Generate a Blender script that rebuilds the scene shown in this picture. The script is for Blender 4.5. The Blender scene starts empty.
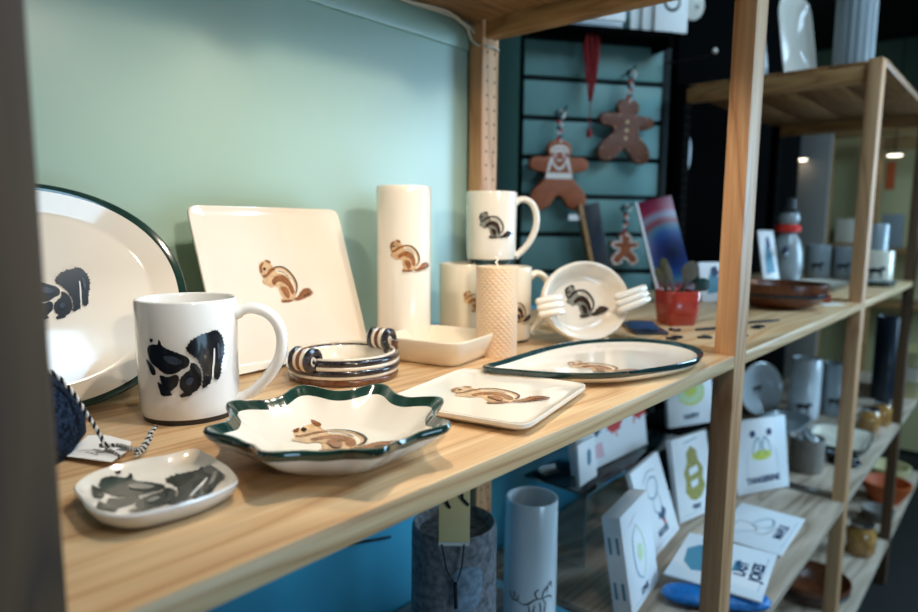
import bpy, bmesh, math, random
from math import sin, cos, pi, radians, sqrt, atan2
from mathutils import Vector, Matrix, Euler
from mathutils.geometry import delaunay_2d_cdt
random.seed(7)
SC = bpy.context.scene
COL = SC.collection
TAU = 2*pi

# ------------------------------------------------------------------ materials
def lin(c):
    return c/12.92 if c <= .04045 else ((c+.055)/1.055)**2.4
def rgb(h):
    h = h.lstrip('#')
    return tuple(lin(int(h[i:i+2], 16)/255) for i in (0, 2, 4)) + (1,)

def new_mat(name):
    m = bpy.data.materials.new(name); m.use_nodes = True
    nt = m.node_tree
    return m, nt, nt.nodes['Principled BSDF']

def mat(name, col, rough=.5, metal=0, coat=0, noise=0, nscale=40, bump=0, spec=.5, sheen=0):
    m, nt, b = new_mat(name)
    c = rgb(col)
    b.inputs['Base Color'].default_value = c
    b.inputs['Roughness'].default_value = rough
    b.inputs['Metallic'].default_value = metal
    b.inputs['Coat Weight'].default_value = coat
    b.inputs['Coat Roughness'].default_value = .04
    b.inputs['Specular IOR Level'].default_value = spec
    b.inputs['Sheen Weight'].default_value = sheen
    if noise or bump:
        tc = nt.nodes.new('ShaderNodeTexCoord')
        n = nt.nodes.new('ShaderNodeTexNoise'); n.inputs['Scale'].default_value = nscale
        n.inputs['Detail'].default_value = 4
        nt.links.new(tc.outputs['Object'], n.inputs['Vector'])
        if noise:
            r = nt.nodes.new('ShaderNodeValToRGB')
            r.color_ramp.elements[0].position = .3; r.color_ramp.elements[1].position = .7
            r.color_ramp.elements[0].color = tuple(x*(1-noise) for x in c[:3]) + (1,)
            r.color_ramp.elements[1].color = tuple(min(1, x*(1+noise*.6)) for x in c[:3]) + (1,)
            nt.links.new(n.outputs['Fac'], r.inputs['Fac'])
            nt.links.new(r.outputs['Color'], b.inputs['Base Color'])
        if bump:
            bp = nt.nodes.new('ShaderNodeBump'); bp.inputs['Strength'].default_value = bump
            bp.inputs['Distance'].default_value = .002
            nt.links.new(n.outputs['Fac'], bp.inputs['Height'])
            nt.links.new(bp.outputs['Normal'], b.inputs['Normal'])
    return m

def wood(name, light, mid, dark, axis='X', scale=1.0, rough=.45, knots=True, contrast=1.0):
    """pine: long wavy growth lines along one axis with a few darker cathedral bands"""
    m, nt, b = new_mat(name)
    N = nt.nodes; L = nt.links
    tc = N.new('ShaderNodeTexCoord')
    mp = N.new('ShaderNodeMapping')
    s = {'X': (1.0, 9, 9), 'Y': (9, 1.0, 9), 'Z': (9, 9, 1.0)}[axis]
    mp.inputs['Scale'].default_value = tuple(v*scale for v in s)
    L.new(tc.outputs['Object'], mp.inputs['Vector'])
    n1 = N.new('ShaderNodeTexNoise'); n1.inputs['Scale'].default_value = 1.6; n1.inputs['Detail'].default_value = 2
    n1.inputs['Distortion'].default_value = .4
    L.new(mp.outputs['Vector'], n1.inputs['Vector'])
    mul = N.new('ShaderNodeMath'); mul.operation = 'MULTIPLY'; mul.inputs[1].default_value = 9
    L.new(n1.outputs['Fac'], mul.inputs[0])
    fr = N.new('ShaderNodeMath'); fr.operation = 'PINGPONG'; fr.inputs[1].default_value = .5
    L.new(mul.outputs[0], fr.inputs[0])
    ramp = N.new('ShaderNodeValToRGB')
    e = ramp.color_ramp.elements
    e[0].position = 0; e[0].color = rgb(dark)
    e[1].position = .5; e[1].color = rgb(light)
    e2 = e.new(.16); e2.color = rgb(mid)
    L.new(fr.outputs[0], ramp.inputs['Fac'])
    # fine fibre
    mp2 = N.new('ShaderNodeMapping')
    s2 = {'X': (6, 260, 260), 'Y': (260, 6, 260), 'Z': (260, 260, 6)}[axis]
    mp2.inputs['Scale'].default_value = s2
    L.new(tc.outputs['Object'], mp2.inputs['Vector'])
    n2 = N.new('ShaderNodeTexNoise'); n2.inputs['Scale'].default_value = 1; n2.inputs['Detail'].default_value = 3
    L.new(mp2.outputs['Vector'], n2.inputs['Vector'])
    mix = N.new('ShaderNodeMix'); mix.data_type = 'RGBA'; mix.blend_type = 'MULTIPLY'
    mix.inputs['Factor'].default_value = .35*contrast
    r2 = N.new('ShaderNodeValToRGB')
    r2.color_ramp.elements[0].position = .35; r2.color_ramp.elements[0].color = (.55, .5, .45, 1)
    r2.color_ramp.elements[1].position = .6; r2.color_ramp.elements[1].color = (1, 1, 1, 1)
    L.new(n2.outputs['Fac'], r2.inputs['Fac'])
    L.new(ramp.outputs['Color'], mix.inputs['A']); L.new(r2.outputs['Color'], mix.inputs['B'])
    L.new(mix.outputs['Result'], b.inputs['Base Color'])
    bp = N.new('ShaderNodeBump'); bp.inputs['Strength'].default_value = .15; bp.inputs['Distance'].default_value = .001
    L.new(n2.outputs['Fac'], bp.inputs['Height']); L.new(bp.outputs['Normal'], b.inputs['Normal'])
    b.inputs['Roughness'].default_value = rough
    return m

def emit(name, col, st):
    m, nt, b = new_mat(name)
    b.inputs['Base Color'].default_value = rgb(col)
    b.inputs['Emission Color'].default_value = rgb(col)
    b.inputs['Emission Strength'].default_value = st
    return m

def glass(name, col='#ffffff', rough=.02, ior=1.45):
    m, nt, b = new_mat(name)
    b.inputs['Base Color'].default_value = rgb(col)
    b.inputs['Transmission Weight'].default_value = 1
    b.inputs['Roughness'].default_value = rough
    b.inputs['IOR'].default_value = ior
    return m

M = {}
M['shelf'] = wood('pine_shelf', '#e6c496', '#dab282', '#c6986a', 'X', .8, .42)
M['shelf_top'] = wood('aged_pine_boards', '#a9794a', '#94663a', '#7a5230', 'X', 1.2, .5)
M['post'] = wood('pine_post', '#d9a878', '#cc976a', '#b57f52', 'Z', .8, .5)
M['post_dark'] = wood('shaded_pine_post', '#644628', '#573c22', '#47301b', 'Z', .8, .6)  # pine post darkened, with the left upright's shade put into the colour
M['rail'] = wood('pine_rail', '#b98a55', '#a97b49', '#94683b', 'Y', .9, .5)
M['hole'] = mat('hole_shade', '#3a2415', .9)
M['cream'] = mat('cream_glaze', '#f2e9da', .12, coat=.6)
M['cream2'] = mat('ivory_glaze', '#efe3cd', .16, coat=.5)
M['white'] = mat('white_glaze', '#efefec', .14, coat=.6)
M['green'] = mat('dark_green_glaze', '#1f3d35', .12, coat=.7, noise=.35, nscale=60)
M['teal_rim'] = mat('blue_green_glaze', '#1a3a3c', .12, coat=.7, noise=.3, nscale=50)
M['foot'] = mat('unglazed_dark_foot', '#2b2624', .5)
M['navy'] = mat('inky_black_print', '#10141c', .25, noise=.5, nscale=90, coat=.4)
M['steel'] = mat('slate_blue_print', '#3b4658', .25, noise=.5, nscale=120, coat=.4)
M['gap'] = M['white']
M['charc'] = mat('charcoal_print', '#30352f', .25, noise=.6, nscale=160, coat=.4)
M['printgray'] = mat('grey_print', '#8a8a80', .25, noise=.3, nscale=160, coat=.4)
M['ctan'] = mat('tan_print', '#dcb78c', .25, noise=.25, nscale=140, coat=.4)
M['cbrown'] = mat('brown_print', '#9a6238', .25, noise=.4, nscale=150, coat=.4)
M['cdark'] = mat('dark_brown_print', '#3c2c24', .25, noise=.3, nscale=150, coat=.4)
M['ccream'] = mat('pale_print', '#f6ead2', .25, coat=.4)
M['honey'] = mat('beeswax', '#eccfae', .5, bump=0)
M['honey'].node_tree.nodes['Principled BSDF'].inputs['Subsurface Weight'].default_value = .25
M['honey'].node_tree.nodes['Principled BSDF'].inputs['Subsurface Radius'].default_value = (.02, .008, .003)
M['wick'] = mat('cotton_wick', '#fbf6ea', .9)
M['coil_d'] = mat('speckled_dark_coil', '#2e2a30', .2, coat=.6, noise=.8, nscale=180)
M['coil_b'] = mat('rust_brown_coil', '#70442a', .25, coat=.5, noise=.5, nscale=150)
M['coil_w'] = mat('cream_coil', '#e7d9c6', .2, coat=.5, noise=.1, nscale=100)
M['knit'] = mat('navy_knit', '#1c2838', .95, noise=.95, nscale=300, bump=1, spec=.1)
M['cord_k'] = mat('black_cord', '#15161a', .9)
M['cord_w'] = mat('white_cord', '#d8d6cf', .9)
M['paper'] = mat('white_paper', '#f2f0ec', .7)
M['cardw'] = mat('white_card', '#eef1f4', .45)
M['cardpale'] = mat('pale_card_line', '#c9d6e2', .6)
M['ink'] = mat('black_ink', '#25282c', .6)
M['inkgray'] = mat('grey_ink', '#9a9a9c', .6)
M['inkblue'] = mat('blue_ink', '#1d3d63', .5)
M['inkteal'] = mat('teal_ink', '#4f8fa8', .5)
M['inkyel'] = mat('yellow_green_ink', '#cfd65c', .5)
M['inkolive'] = mat('olive_ink', '#a8a04e', .5, noise=.5, nscale=150)
M['inkgreen'] = mat('pale_green_ink', '#cfe6b4', .5)
M['inkred'] = mat('red_ink', '#d42a1c', .5)
M['inkpink'] = mat('pink_ink', '#dcb2bc', .5)
M['ginger'] = mat('gingerbread_clay', '#9e4e22', .55, noise=.2, nscale=60)
M['ginger2'] = mat('dark_gingerbread_clay', '#6d3b22', .55, noise=.25, nscale=60)
M['icing'] = mat('white_icing', '#eadbcf', .5)
M['redyarn'] = mat('red_yarn', '#8f1518', .8)
M['metal'] = mat('dark_metal', '#2c2d2e', .35, metal=.9)
M['chrome'] = mat('steel_metal', '#b9bcc0', .2, metal=1)
M['slat'] = mat('teal_slatboard', '#6b9692', .5, noise=.06, nscale=5)
M['groove'] = mat('dark_groove', '#12201f', .8)
M['wallteal'] = mat('pale_teal_paint', '#a6c4b8', .32, noise=.03, nscale=3)
M['wallblue'] = mat('blue_lit_teal_paint', '#4db0d2', .3, noise=.05, nscale=3)  # same teal wall, with the cool blue light put into the colour
M['trimgreen'] = mat('pale_green_trim', '#93b0a0', .4)
M['darkgreen'] = mat('dark_green_paint', '#5a8072', .6)
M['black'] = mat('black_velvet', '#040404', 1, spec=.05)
M['floor'] = mat('dark_floor', '#16130f', .7, noise=.2, nscale=10)
M['ceil'] = mat('dark_ceiling', '#2b2620', .8)
M['redglaze'] = mat('red_glaze', '#b03a2c', .25, coat=.5, noise=.2, nscale=40)
M['slateleaf'] = mat('slate_leaf', '#5b5a50', .5, noise=.3, nscale=60)
M['tealleaf'] = mat('dark_teal_leaf', '#1e4142', .3, noise=.3, nscale=60)
M['oliveleaf'] = mat('olive_leaf', '#4c4a2c', .5, noise=.3, nscale=60)
M['darkbowl'] = wood('dark_turned_wood', '#7c4628', '#64361d', '#3c1e10', 'X', 3, .3)
M['bowlband'] = mat('blue_black_band', '#1c2733', .3)
M['stone'] = mat('speckled_stoneware', '#8c8b90', .7, noise=.6, nscale=110, bump=.5)
M['stonelight'] = mat('pale_blue_stone', '#8fa3b5', .6, noise=.5, nscale=90)
M['yellow'] = mat('pale_yellow_card', '#f2dca0', .6)
M['vase'] = mat('cool_white_glaze', '#dfe6ea', .2, coat=.5)
M['acryl'] = glass('clear_acrylic', '#eaf6fa')
M['clear'] = glass('clear_glass', '#f4f8f8')
M['amber'] = mat('amber_glass', '#b98648', .12, coat=.6, noise=.4, nscale=30)
M['plank'] = wood('grey_blue_boards', '#a7a49f', '#8c8a88', '#6c6a6a', 'X', .7, .5)
M['lowshelf'] = wood('pale_pine_boards', '#cdb8a2', '#b7a18a', '#96806a', 'X', .7, .5)
M['blueplastic'] = mat('blue_mesh_plastic', '#1277c4', .35, noise=.35, nscale=220, bump=.8)
M['redcloth'] = mat('red_felt', '#c8483c', .8)
M['skycard'] = None
M['crateln'] = mat('grey_basket', '#8b8379', .7, noise=.3, nscale=150, bump=.6)
M['gold'] = mat('warm_cream_paint', '#cfc08c', .6)
M['orange'] = mat('orange_paper', '#b4511e', .6)
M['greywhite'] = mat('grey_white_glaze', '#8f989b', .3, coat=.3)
M['lamp'] = emit('lamp_glow', '#fff1d8', 4)
M['cable'] = mat('clear_cable', '#c9c0ac', .3)
M['maroon'] = mat('maroon_stripe', '#5b2a26', .6)

def rainbow():
    m, nt, b = new_mat('rainbow_print')
    N = nt.nodes; L = nt.links
    tc = N.new('ShaderNodeTexCoord'); sp = N.new('ShaderNodeVectorMath'); sp.operation = 'DISTANCE'
    sp.inputs[1].default_value = (.055, 0, .10)
    L.new(tc.outputs['Object'], sp.inputs[0])
    r = N.new('ShaderNodeValToRGB'); e = r.color_ramp.elements
    mr = N.new('ShaderNodeMath'); mr.operation = 'MULTIPLY'; mr.inputs[1].default_value = 7
    L.new(sp.outputs['Value'], mr.inputs[0]); L.new(mr.outputs[0], r.inputs['Fac'])
    e[0].position = 0; e[0].color = rgb('#0a1228'); e[1].position = 1; e[1].color = rgb('#6a1434')
    for p, c in ((.22, '#142c66'), (.36, '#1f4c8c'), (.46, '#44748c'), (.56, '#8a3440'), (.66, '#8b93a8'), (.76, '#982a46')):
        x = e.new(p); x.color = rgb(c)
    L.new(r.outputs['Color'], b.inputs['Base Color']); b.inputs['Roughness'].default_value = .3
    return m
M['rainbow'] = rainbow()

# ------------------------------------------------------------------ mesh builder
class MB:
    def __init__(s): s.v = []; s.f = []; s.m = []; s.mats = []; s.sm = []
    def mi(s, k):
        if k not in s.mats: s.mats.append(k)
        return s.mats.index(k)
    def face(s, idx, k, smooth=True):
        s.f.append(tuple(idx)); s.m.append(s.mi(k)); s.sm.append(smooth)
    def add(s, verts, faces, k, smooth=True, T=None):
        o = len(s.v)
        for p in verts:
            p = Vector(p)
            s.v.append(T @ p if T is not None else p)
        for f in faces: s.face([i+o for i in f], k, smooth)
    def grid(s, rows, k, close_u=True, smooth=True, T=None):
        """rows: list of rings (equal length); k is a key or a list per band"""
        o = len(s.v); n = len(rows[0])
        for r in rows:
            for p in r:
                p = Vector(p); s.v.append(T @ p if T is not None else p)
        for i in range(len(rows)-1):
            kk = k[i] if isinstance(k, (list, tuple)) else k
            for j in range(n if close_u else n-1):
                j2 = (j+1) % n
                a, b, c, d = o+i*n+j, o+i*n+j2, o+(i+1)*n+j2, o+(i+1)*n+j
                s.face((a, b, c, d), kk, smooth)
    def box(s, x0, x1, y0, y1, z0, z1, k, bev=0, T=None, seg=2):
        bm = bmesh.new(); bmesh.ops.create_cube(bm, size=1)
        for v in bm.verts:
            v.co = Vector(((x0+x1)/2 + v.co.x*(x1-x0), (y0+y1)/2 + v.co.y*(y1-y0), (z0+z1)/2 + v.co.z*(z1-z0)))
        if bev: bmesh.ops.bevel(bm, geom=bm.edges[:], offset=bev, segments=seg, affect='EDGES', profile=.5)
        s.addbm(bm, k, T, smooth=False); bm.free()
    def addbm(s, bm, k, T=None, smooth=True):
        bm.verts.ensure_lookup_table()
        bm.verts.index_update()
        s.add([v.co for v in bm.verts], [[v.index for v in f.verts] for f in bm.faces], k, smooth, T)
    def lathe(s, prof, seg, k, T=None, smooth=True):
        """prof: list of (r, z); ends with r = 0 are closed"""
        rows = []
        for r, z in prof:
            r = max(r, 1e-5)
            rows.append([(r*cos(TAU*i/seg), r*sin(TAU*i/seg), z) for i in range(seg)])
        s.grid(rows, k, True, smooth, T)
    def tube(s, pts, r, k, seg=8, closed=False, T=None, caps=True):
        pts = [Vector(p) for p in pts]; n = len(pts)
        rad = r if isinstance(r, (list, tuple)) else [r]*n
        rows = []; up = None
        for i, p in enumerate(pts):
            if closed: t = pts[(i+1) % n]-pts[i-1]
            else: t = pts[min(i+1, n-1)]-pts[max(i-1, 0)]
            t.normalize()
            if up is None:
                up = Vector((0, 0, 1)) if abs(t.z) < .9 else Vector((1, 0, 0))
            a = t.cross(up); a.normalize(); up = a.cross(t)
            rows.append([p + (a*cos(TAU*j/seg)+up*sin(TAU*j/seg))*rad[i] for j in range(seg)])
        if closed: rows.append(rows[0])
        s.grid(rows, k, True, True, T)
        if caps and not closed:
            o = len(s.v) - n*seg
            s.face(list(range(o, o+seg))[::-1], k); s.face(list(range(len(s.v)-seg, len(s.v))), k)
    def prism(s, poly, z0, z1, k, bev=0, T=None, ktop=None):
        bm = bmesh.new()
        vs = [bm.verts.new((x, y, z0)) for x, y in poly]
        f = bm.faces.new(vs)
        r = bmesh.ops.extrude_face_region(bm, geom=[f])
        for v in [g for g in r['geom'] if isinstance(g, bmesh.types.BMVert)]: v.co.z = z1
        bmesh.ops.recalc_face_normals(bm, faces=bm.faces[:])
        if bev:
            es = [e for e in bm.edges if abs(e.verts[0].co.z-e.verts[1].co.z) < 1e-7]
            bmesh.ops.bevel(bm, geom=es, offset=bev, segments=3, affect='EDGES', profile=.5)
        s.addbm(bm, k, T, smooth=True); bm.free()
    def build(s, name, parent=None, loc=(0, 0, 0), rot=(0, 0, 0), weld=True, angle=40):
        me = bpy.data.meshes.new(name)
        me.from_pydata([tuple(v) for v in s.v], [], s.f)
        for k in s.mats: me.materials.append(M[k])
        for p, mi, sm in zip(me.polygons, s.m, s.sm): p.material_index = mi; p.use_smooth = sm
        me.validate(); me.update()
        bm = bmesh.new(); bm.from_mesh(me)
        if weld: bmesh.ops.remove_doubles(bm, verts=bm.verts[:], dist=2e-6)
        bmesh.ops.recalc_face_normals(bm, faces=bm.faces[:])
        bm.to_mesh(me); bm.free()
        try: me.set_sharp_from_angle(angle=radians(angle))
        except Exception: pass
        o = bpy.data.objects.new(name, me); COL.objects.link(o)
        o.location = loc; o.rotation_euler = rot
        if parent: o.parent = parent
        return o

def thing(name, label, cat, loc=(0, 0, 0), rot=(0, 0, 0), group=None):
    o = bpy.data.objects.new(name, None); COL.objects.link(o)
    o.empty_display_size = .02
    o.location = loc; o.rotation_euler = rot
    o['label'] = label; o['category'] = cat
    if group: o['group'] = group
    return o
def tag(o, label, cat, group=None):
    o['label'] = label; o['category'] = cat
    if group: o['group'] = group
    return o
def struct(o):
    o['kind'] = 'structure'; return o

# ------------------------------------------------------------------ 2D art
def smooth_poly(P, n=6, closed=True):
    out = []; m = len(P)
    rng = range(m) if closed else range(m-1)
    for i in rng:
        if closed: p0, p1, p2, p3 = P[i-1], P[i], P[(i+1) % m], P[(i+2) % m]
        else: p0, p1, p2, p3 = P[max(i-1, 0)], P[i], P[i+1], P[min(i+2, m-1)]
        for j in range(n):
            t = j/n
            q = []
            for a in (0, 1):
                q.append(.5*((2*p1[a]) + (-p0[a]+p2[a])*t + (2*p0[a]-5*p1[a]+4*p2[a]-p3[a])*t*t + (-p0[a]+3*p1[a]-3*p2[a]+p3[a])*t**3))
            out.append(tuple(q))
    if not closed: out.append(tuple(P[-1]))
    return out
def fur(P, amt, rnd):
    out = []
    ar = sum(P[i-1][0]*P[i][1]-P[i][0]*P[i-1][1] for i in range(len(P)))
    if ar < 0: amt = -amt
    for i, (x, y) in enumerate(P):
        a = P[i-1]; b = P[(i+1) % len(P)]
        tx, ty = b[0]-a[0], b[1]-a[1]; l = math.hypot(tx, ty) or 1
        d = (rnd.random()*.9+.1)*amt*(1 if i % 2 else -.05)
        out.append((x + ty/l*d, y - tx/l*d))
    return out
def stroke(P, w, closed=False):
    """poly for a line with tapered ends"""
    L_, R_ = [], []
    n = len(P)
    for i, (x, y) in enumerate(P):
        a = P[max(i-1, 0)]; b = P[min(i+1, n-1)]
        tx, ty = b[0]-a[0], b[1]-a[1]; l = math.hypot(tx, ty) or 1
        ww = w*.5*(.35+.65*sin(pi*min(1, max(0, (i+.6)/(n+.2)))))
        L_.append((x - ty/l*ww, y + tx/l*ww)); R_.append((x + ty/l*ww, y - tx/l*ww))
    return L_ + R_[::-1]
def strip(mb, P, w, mapf, k):
    n = len(P); L_, R_ = [], []
    for i, (x, y) in enumerate(P):
        a = P[max(i-1, 0)]; b = P[min(i+1, n-1)]
        tx, ty = b[0]-a[0], b[1]-a[1]; l = math.hypot(tx, ty) or 1
        ww = w*.5*(.35+.65*sin(pi*min(1, max(0, (i+.6)/(n+.2)))))
        L_.append(mapf(x - ty/l*ww, y + tx/l*ww)); R_.append(mapf(x + ty/l*ww, y - tx/l*ww))
    mb.grid([L_, R_], k, False, True)
def circ(x, y, r, n=12, ry=None):
    ry = ry or r
    return [(x+r*cos(TAU*i/n), y+ry*sin(TAU*i/n)) for i in range(n)]

def decal(mb, poly, mapf, k, step=.006):
    """lay a flat coloured patch (in metres) on a surface through mapf(u, v)"""
    xs = [p[0] for p in poly]; ys = [p[1] for p in poly]
    pts = [Vector(p) for p in poly]
    nb = len(pts)
    x = min(xs)+step/2
    while x < max(xs):
        y = min(ys)+step/2
        while y < max(ys):
            pts.append(Vector((x, y))); y += step
        x += step
    edges = [(i, (i+1) % nb) for i in range(nb)]
    r = delaunay_2d_cdt(pts, edges, [list(range(nb))], 1, 1e-7)
    mb.add([mapf(p.x, p.y) for p in r[0]], [f for f in r[2]], k, True)

# black squirrel, facing left; units: 1 = full width of the drawing
def A(P): return [((x-225)/325, (340-y)/325) for x, y in P]
SQ = [
 ('navy', A([(62,292),(64,270),(84,257),(114,254),(121,234),(133,257),(152,272),(192,289),(224,304),(238,322),(231,346),(207,359),(187,372),(160,378),(134,372),(110,354),(90,340),(72,320)]), 3),
 ('navy', A([(118,384),(150,390),(182,380),(195,392),(188,424),(172,440),(160,452),(164,466),(124,468),(114,446),(106,412),(124,420)]), 2),
 ('navy', A([(244,334),(264,342),(279,372),(281,414),(266,446),(244,460),(236,470),(204,475),(200,464),(214,456),(200,436),(200,402),(220,376),(240,360)]), 5),
 ('navy', A([(54,322),(72,330),(96,356),(100,380),(82,382),(66,352)]), 1),
 ('navy', A([(229,275),(248,242),(282,222),(320,212),(350,208),(372,232),(384,268),(382,312),(368,352),(362,392),(350,416),(334,408),(330,388),(320,398),(316,425),(298,437),(284,441),(290,400),(286,360),(268,318),(246,295)]), 9),
 ('navy', A(circ(88, 238, 8)), 0),
 ('steel', A([(140,304),(170,300),(202,316),(210,330),(185,338),(152,326)]), 1),
 ('steel', A([(224,404),(240,392),(250,404),(238,424),(224,420)]), 1),
 ('steel', A([(352,262),(362,272),(362,315),(354,330),(351,300)]), 2),
 ('gap', A(stroke([(337,285),(334,330),(328,370),(326,405)], 8)), 0),
]
def B(P): return [((x-430)/500, (345-y)/500) for x, y in P]
CH = [
 ('ctan', B([(186,240),(195,200),(240,176),(290,185),(325,225),(350,225),(420,235),(470,275),(505,320),(520,370),(516,420),(495,455),(470,492),(440,515),(400,515),(330,510),(325,490),(345,480),(330,440),(325,400),(300,382),(262,392),(235,375),(195,352),(190,330),(208,310),(192,285)]), 3),
 ('ccream', B([(345,250),(400,255),(450,290),(480,335),(495,390),(488,430),(478,430),(474,380),(445,320),(395,285),(350,275)]), 0),
 ('cbrown', B([(275,345),(300,318),(345,298),(400,300),(448,340),(474,395),(474,445),(452,462),(436,430),(428,395),(392,360),(345,345),(290,368)]), 5),
 ('cbrown', B([(200,290),(240,278),(285,240),(330,232),(335,245),(300,262),(255,292),(215,306)]), 2),
 ('cbrown', B([(188,262),(192,218),(222,188),(236,192),(212,222),(206,262)]), 2),
 ('cdark', B(stroke([(335,228),(380,226),(425,236),(468,268),(500,312),(518,360),(516,405),(500,438),(486,455)], 15)), 0),
 ('cdark', B(stroke([(355,262),(395,268),(435,298),(462,335)], 7)), 0),
 ('cbrown', B([(255,168),(272,166),(300,176),(304,196),(282,192)]), 1),
 ('cdark', B(circ(231, 237, 13)), 0),
 ('cbrown', B([(330,502),(390,500),(440,508),(400,520),(335,517)]), 2),
 ('cbrown', B([(455,500),(500,484),(540,450),(590,424),(640,430),(668,462),(635,484),(575,500),(500,512)]), 7),
 ('cdark', B(stroke([(560,486),(610,474),(645,456),(620,438)], 12)), 0),
 ('cbrown', B([(350,395),(400,400),(420,450),(400,490),(370,450)]), 2),
]
def art(mb, A_, size, place, flip=False, eps=.00025, seed=1, sub=None, furry=1.0, rot=0, sy=1.0):
    """place(u, v, h) -> point, h is the height over the surface"""
    rnd = random.Random(seed)
    cr, sr = cos(rot), sin(rot)
    for i, (k, P, fz) in enumerate(A_):
        if sub: k = sub.get(k, k)
        Q = smooth_poly(P, 5)
        if fz: Q = fur(Q, fz*.0032*furry, rnd)
        Q = [((-x if flip else x)*size, y*size*sy) for x, y in Q]
        Q = [(x*cr-y*sr, x*sr+y*cr) for x, y in Q]
        h = eps*(1+i*.35)
        decal(mb, Q, lambda u, v, h=h: place(u, v, h), k, step=size*.07)

def on_cyl(R, zc, ang):
    """ang: direction the art faces (world angle in the mug's local frame); u to the right seen from outside"""
    def f(u, v, h):
        a = ang + u/R
        return ((R+h)*cos(a), (R+h)*sin(a), zc+v)
    return f

# ------------------------------------------------------------------ CAMERA
yaw, pitch, roll = .72032, .125555, .0093407
cy, sy, cp, sp = cos(yaw), sin(yaw), cos(pitch), sin(pitch)
fwd = Vector((cy*cp, sy*cp, -sp)); rt = Vector((sy, -cy, 0)); up = rt.cross(fwd)
r2 = rt*cos(roll)+up*sin(roll); u2 = -rt*sin(roll)+up*cos(roll)
cam = bpy.data.cameras.new('camera'); co = bpy.data.objects.new('camera', cam); COL.objects.link(co)
mw = Matrix.Identity(4)
for i in range(3):
    mw[i][0] = r2[i]; mw[i][1] = u2[i]; mw[i][2] = -fwd[i]
mw[0][3], mw[1][3], mw[2][3] = -.08668, -.2975, .17792
co.matrix_world = mw
cam.sensor_width = 36; cam.lens = 652.44/918*36
cam.clip_start = .02
cam.dof.use_dof = True; cam.dof.focus_distance = .62; cam.dof.aperture_fstop = 4.0
SC.camera = co

# ------------------------------------------------------------------ SETTING
FL = -1.1
SL, PW, PD, SD = .832, .046, .0294, .489      # shelf length, post width, post depth, rack depth
def bxo(name, x0, x1, y0, y1, z0, z1, k, bev=0, parent=None, T=None):
    m = MB(); m.box(x0, x1, y0, y1, z0, z1, k, bev, T); return m.build(name, parent)
struct(bxo('floor', -2.5, 7.5, -4, 3, FL-.05, FL, 'floor'))
struct(bxo('ceiling', -2.5, 7.5, -4, 3, 1.6, 1.65, 'ceil'))
# wall behind the first shelf: painted partition that ends just past the corner post
struct(bxo('wall_back', -1.6, .905, .497, .527, 0.0, 1.6, 'wallteal'))
struct(bxo('wall_low', -1.6, 1.33, .497, .527, FL, -.0, 'wallblue'))
struct(bxo('wall_far', -1.6, 6.0, 1.9, 1.95, FL, 1.6, 'darkgreen'))
struct(bxo('wall_right', 6.0, 6.05, -3.0, 1.9, FL, 1.6, 'darkgreen'))
struct(bxo('trim_1', -1.2, .8315, .490, .4965, .484, .529, 'trimgreen', .001))

# ------------------------------------------------------------------ RACKS (side frames + boards)
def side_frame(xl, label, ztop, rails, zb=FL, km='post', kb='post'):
    t = thing('side_frame', label, 'shelf frame', (xl, 0, zb), group=None)
    h = ztop-zb
    m = MB(); m.box(0, PW, 0, PD, 0, h, km, .0015); m.build('post', t)
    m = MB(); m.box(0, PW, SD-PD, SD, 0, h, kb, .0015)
    # peg holes, two columns on the face that looks to the aisle
    z = .06
    while z < h-.03:
        for cx_ in (.010, .031):
            T = Matrix.Translation((cx_+.004, SD-PD-.0002, z + (0.016 if cx_ > .02 else .02)*0)) @ Matrix.Rotation(pi/2, 4, 'X')
            m.add([(.0023*cos(TAU*i/10), .0023*sin(TAU*i/10), 0) for i in range(10)], [list(range(10))], 'hole', False, T)
        z += .0245
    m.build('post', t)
    for (z0, z1) in rails:
        m = MB(); m.box(.008, PW-.008, PD, SD-PD, z0-zb, z1-zb, 'rail', .0015); m.build('rail', t)
    return t
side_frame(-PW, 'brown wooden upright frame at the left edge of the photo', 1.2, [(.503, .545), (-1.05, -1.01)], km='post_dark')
side_frame(SL, 'pine upright frame between the ceramics shelf and the trinket shelf', 1.2, [(.503, .545), (-1.05, -1.01)])
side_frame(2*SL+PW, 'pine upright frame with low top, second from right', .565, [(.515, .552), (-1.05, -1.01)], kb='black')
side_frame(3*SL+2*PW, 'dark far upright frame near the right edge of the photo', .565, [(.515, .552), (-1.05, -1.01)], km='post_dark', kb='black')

def board(name_label, x0, z, k, y1=SD, th=.018, planks=0, parent=None):
    m = MB()
    if planks:
        w = y1/planks
        for i in range(planks):
            m.box(0, SL-.001, i*w+.0006, (i+1)*w-.0006, -th, 0, k, .0008)
    else:
        m.box(0, SL-.001, 0, y1, -th, 0, k, .0012)
    o = m.build('shelf_board', None, (x0+.0005, 0, z))
    return tag(o, name_label, 'shelf')
X2, X3, X4 = SL+PW, 2*(SL+PW), 3*(SL+PW)
board('pale pine shelf board carrying the squirrel and chipmunk ceramics', 0, 0, 'shelf')
board('pine shelf board with the red pot, dark pins and wooden bowl', X2, 0, 'shelf')
board('far pine shelf board with the small white pots', X3, 0, 'shelf')
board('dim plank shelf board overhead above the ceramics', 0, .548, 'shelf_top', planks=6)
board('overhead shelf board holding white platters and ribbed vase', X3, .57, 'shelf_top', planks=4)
board('grey plank lower board beneath the ceramics shelf, under the tall white vase', 0, -.5, 'plank', planks=5)
board('lower pine board under the white picture tiles', X2, -.5, 'lowshelf', planks=5)
board('lower pine board with the grey basket and green rimmed tray', X3, -.5, 'lowshelf')
board('farthest lower board at the right edge of the photo', X4, -.5, 'lowshelf')
board('bottom board with the dark round bowl, far right', X3, -.93, 'lowshelf')
board('bottom board behind the centre post, in deep shade', X2, -.93, 'lowshelf')
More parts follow.
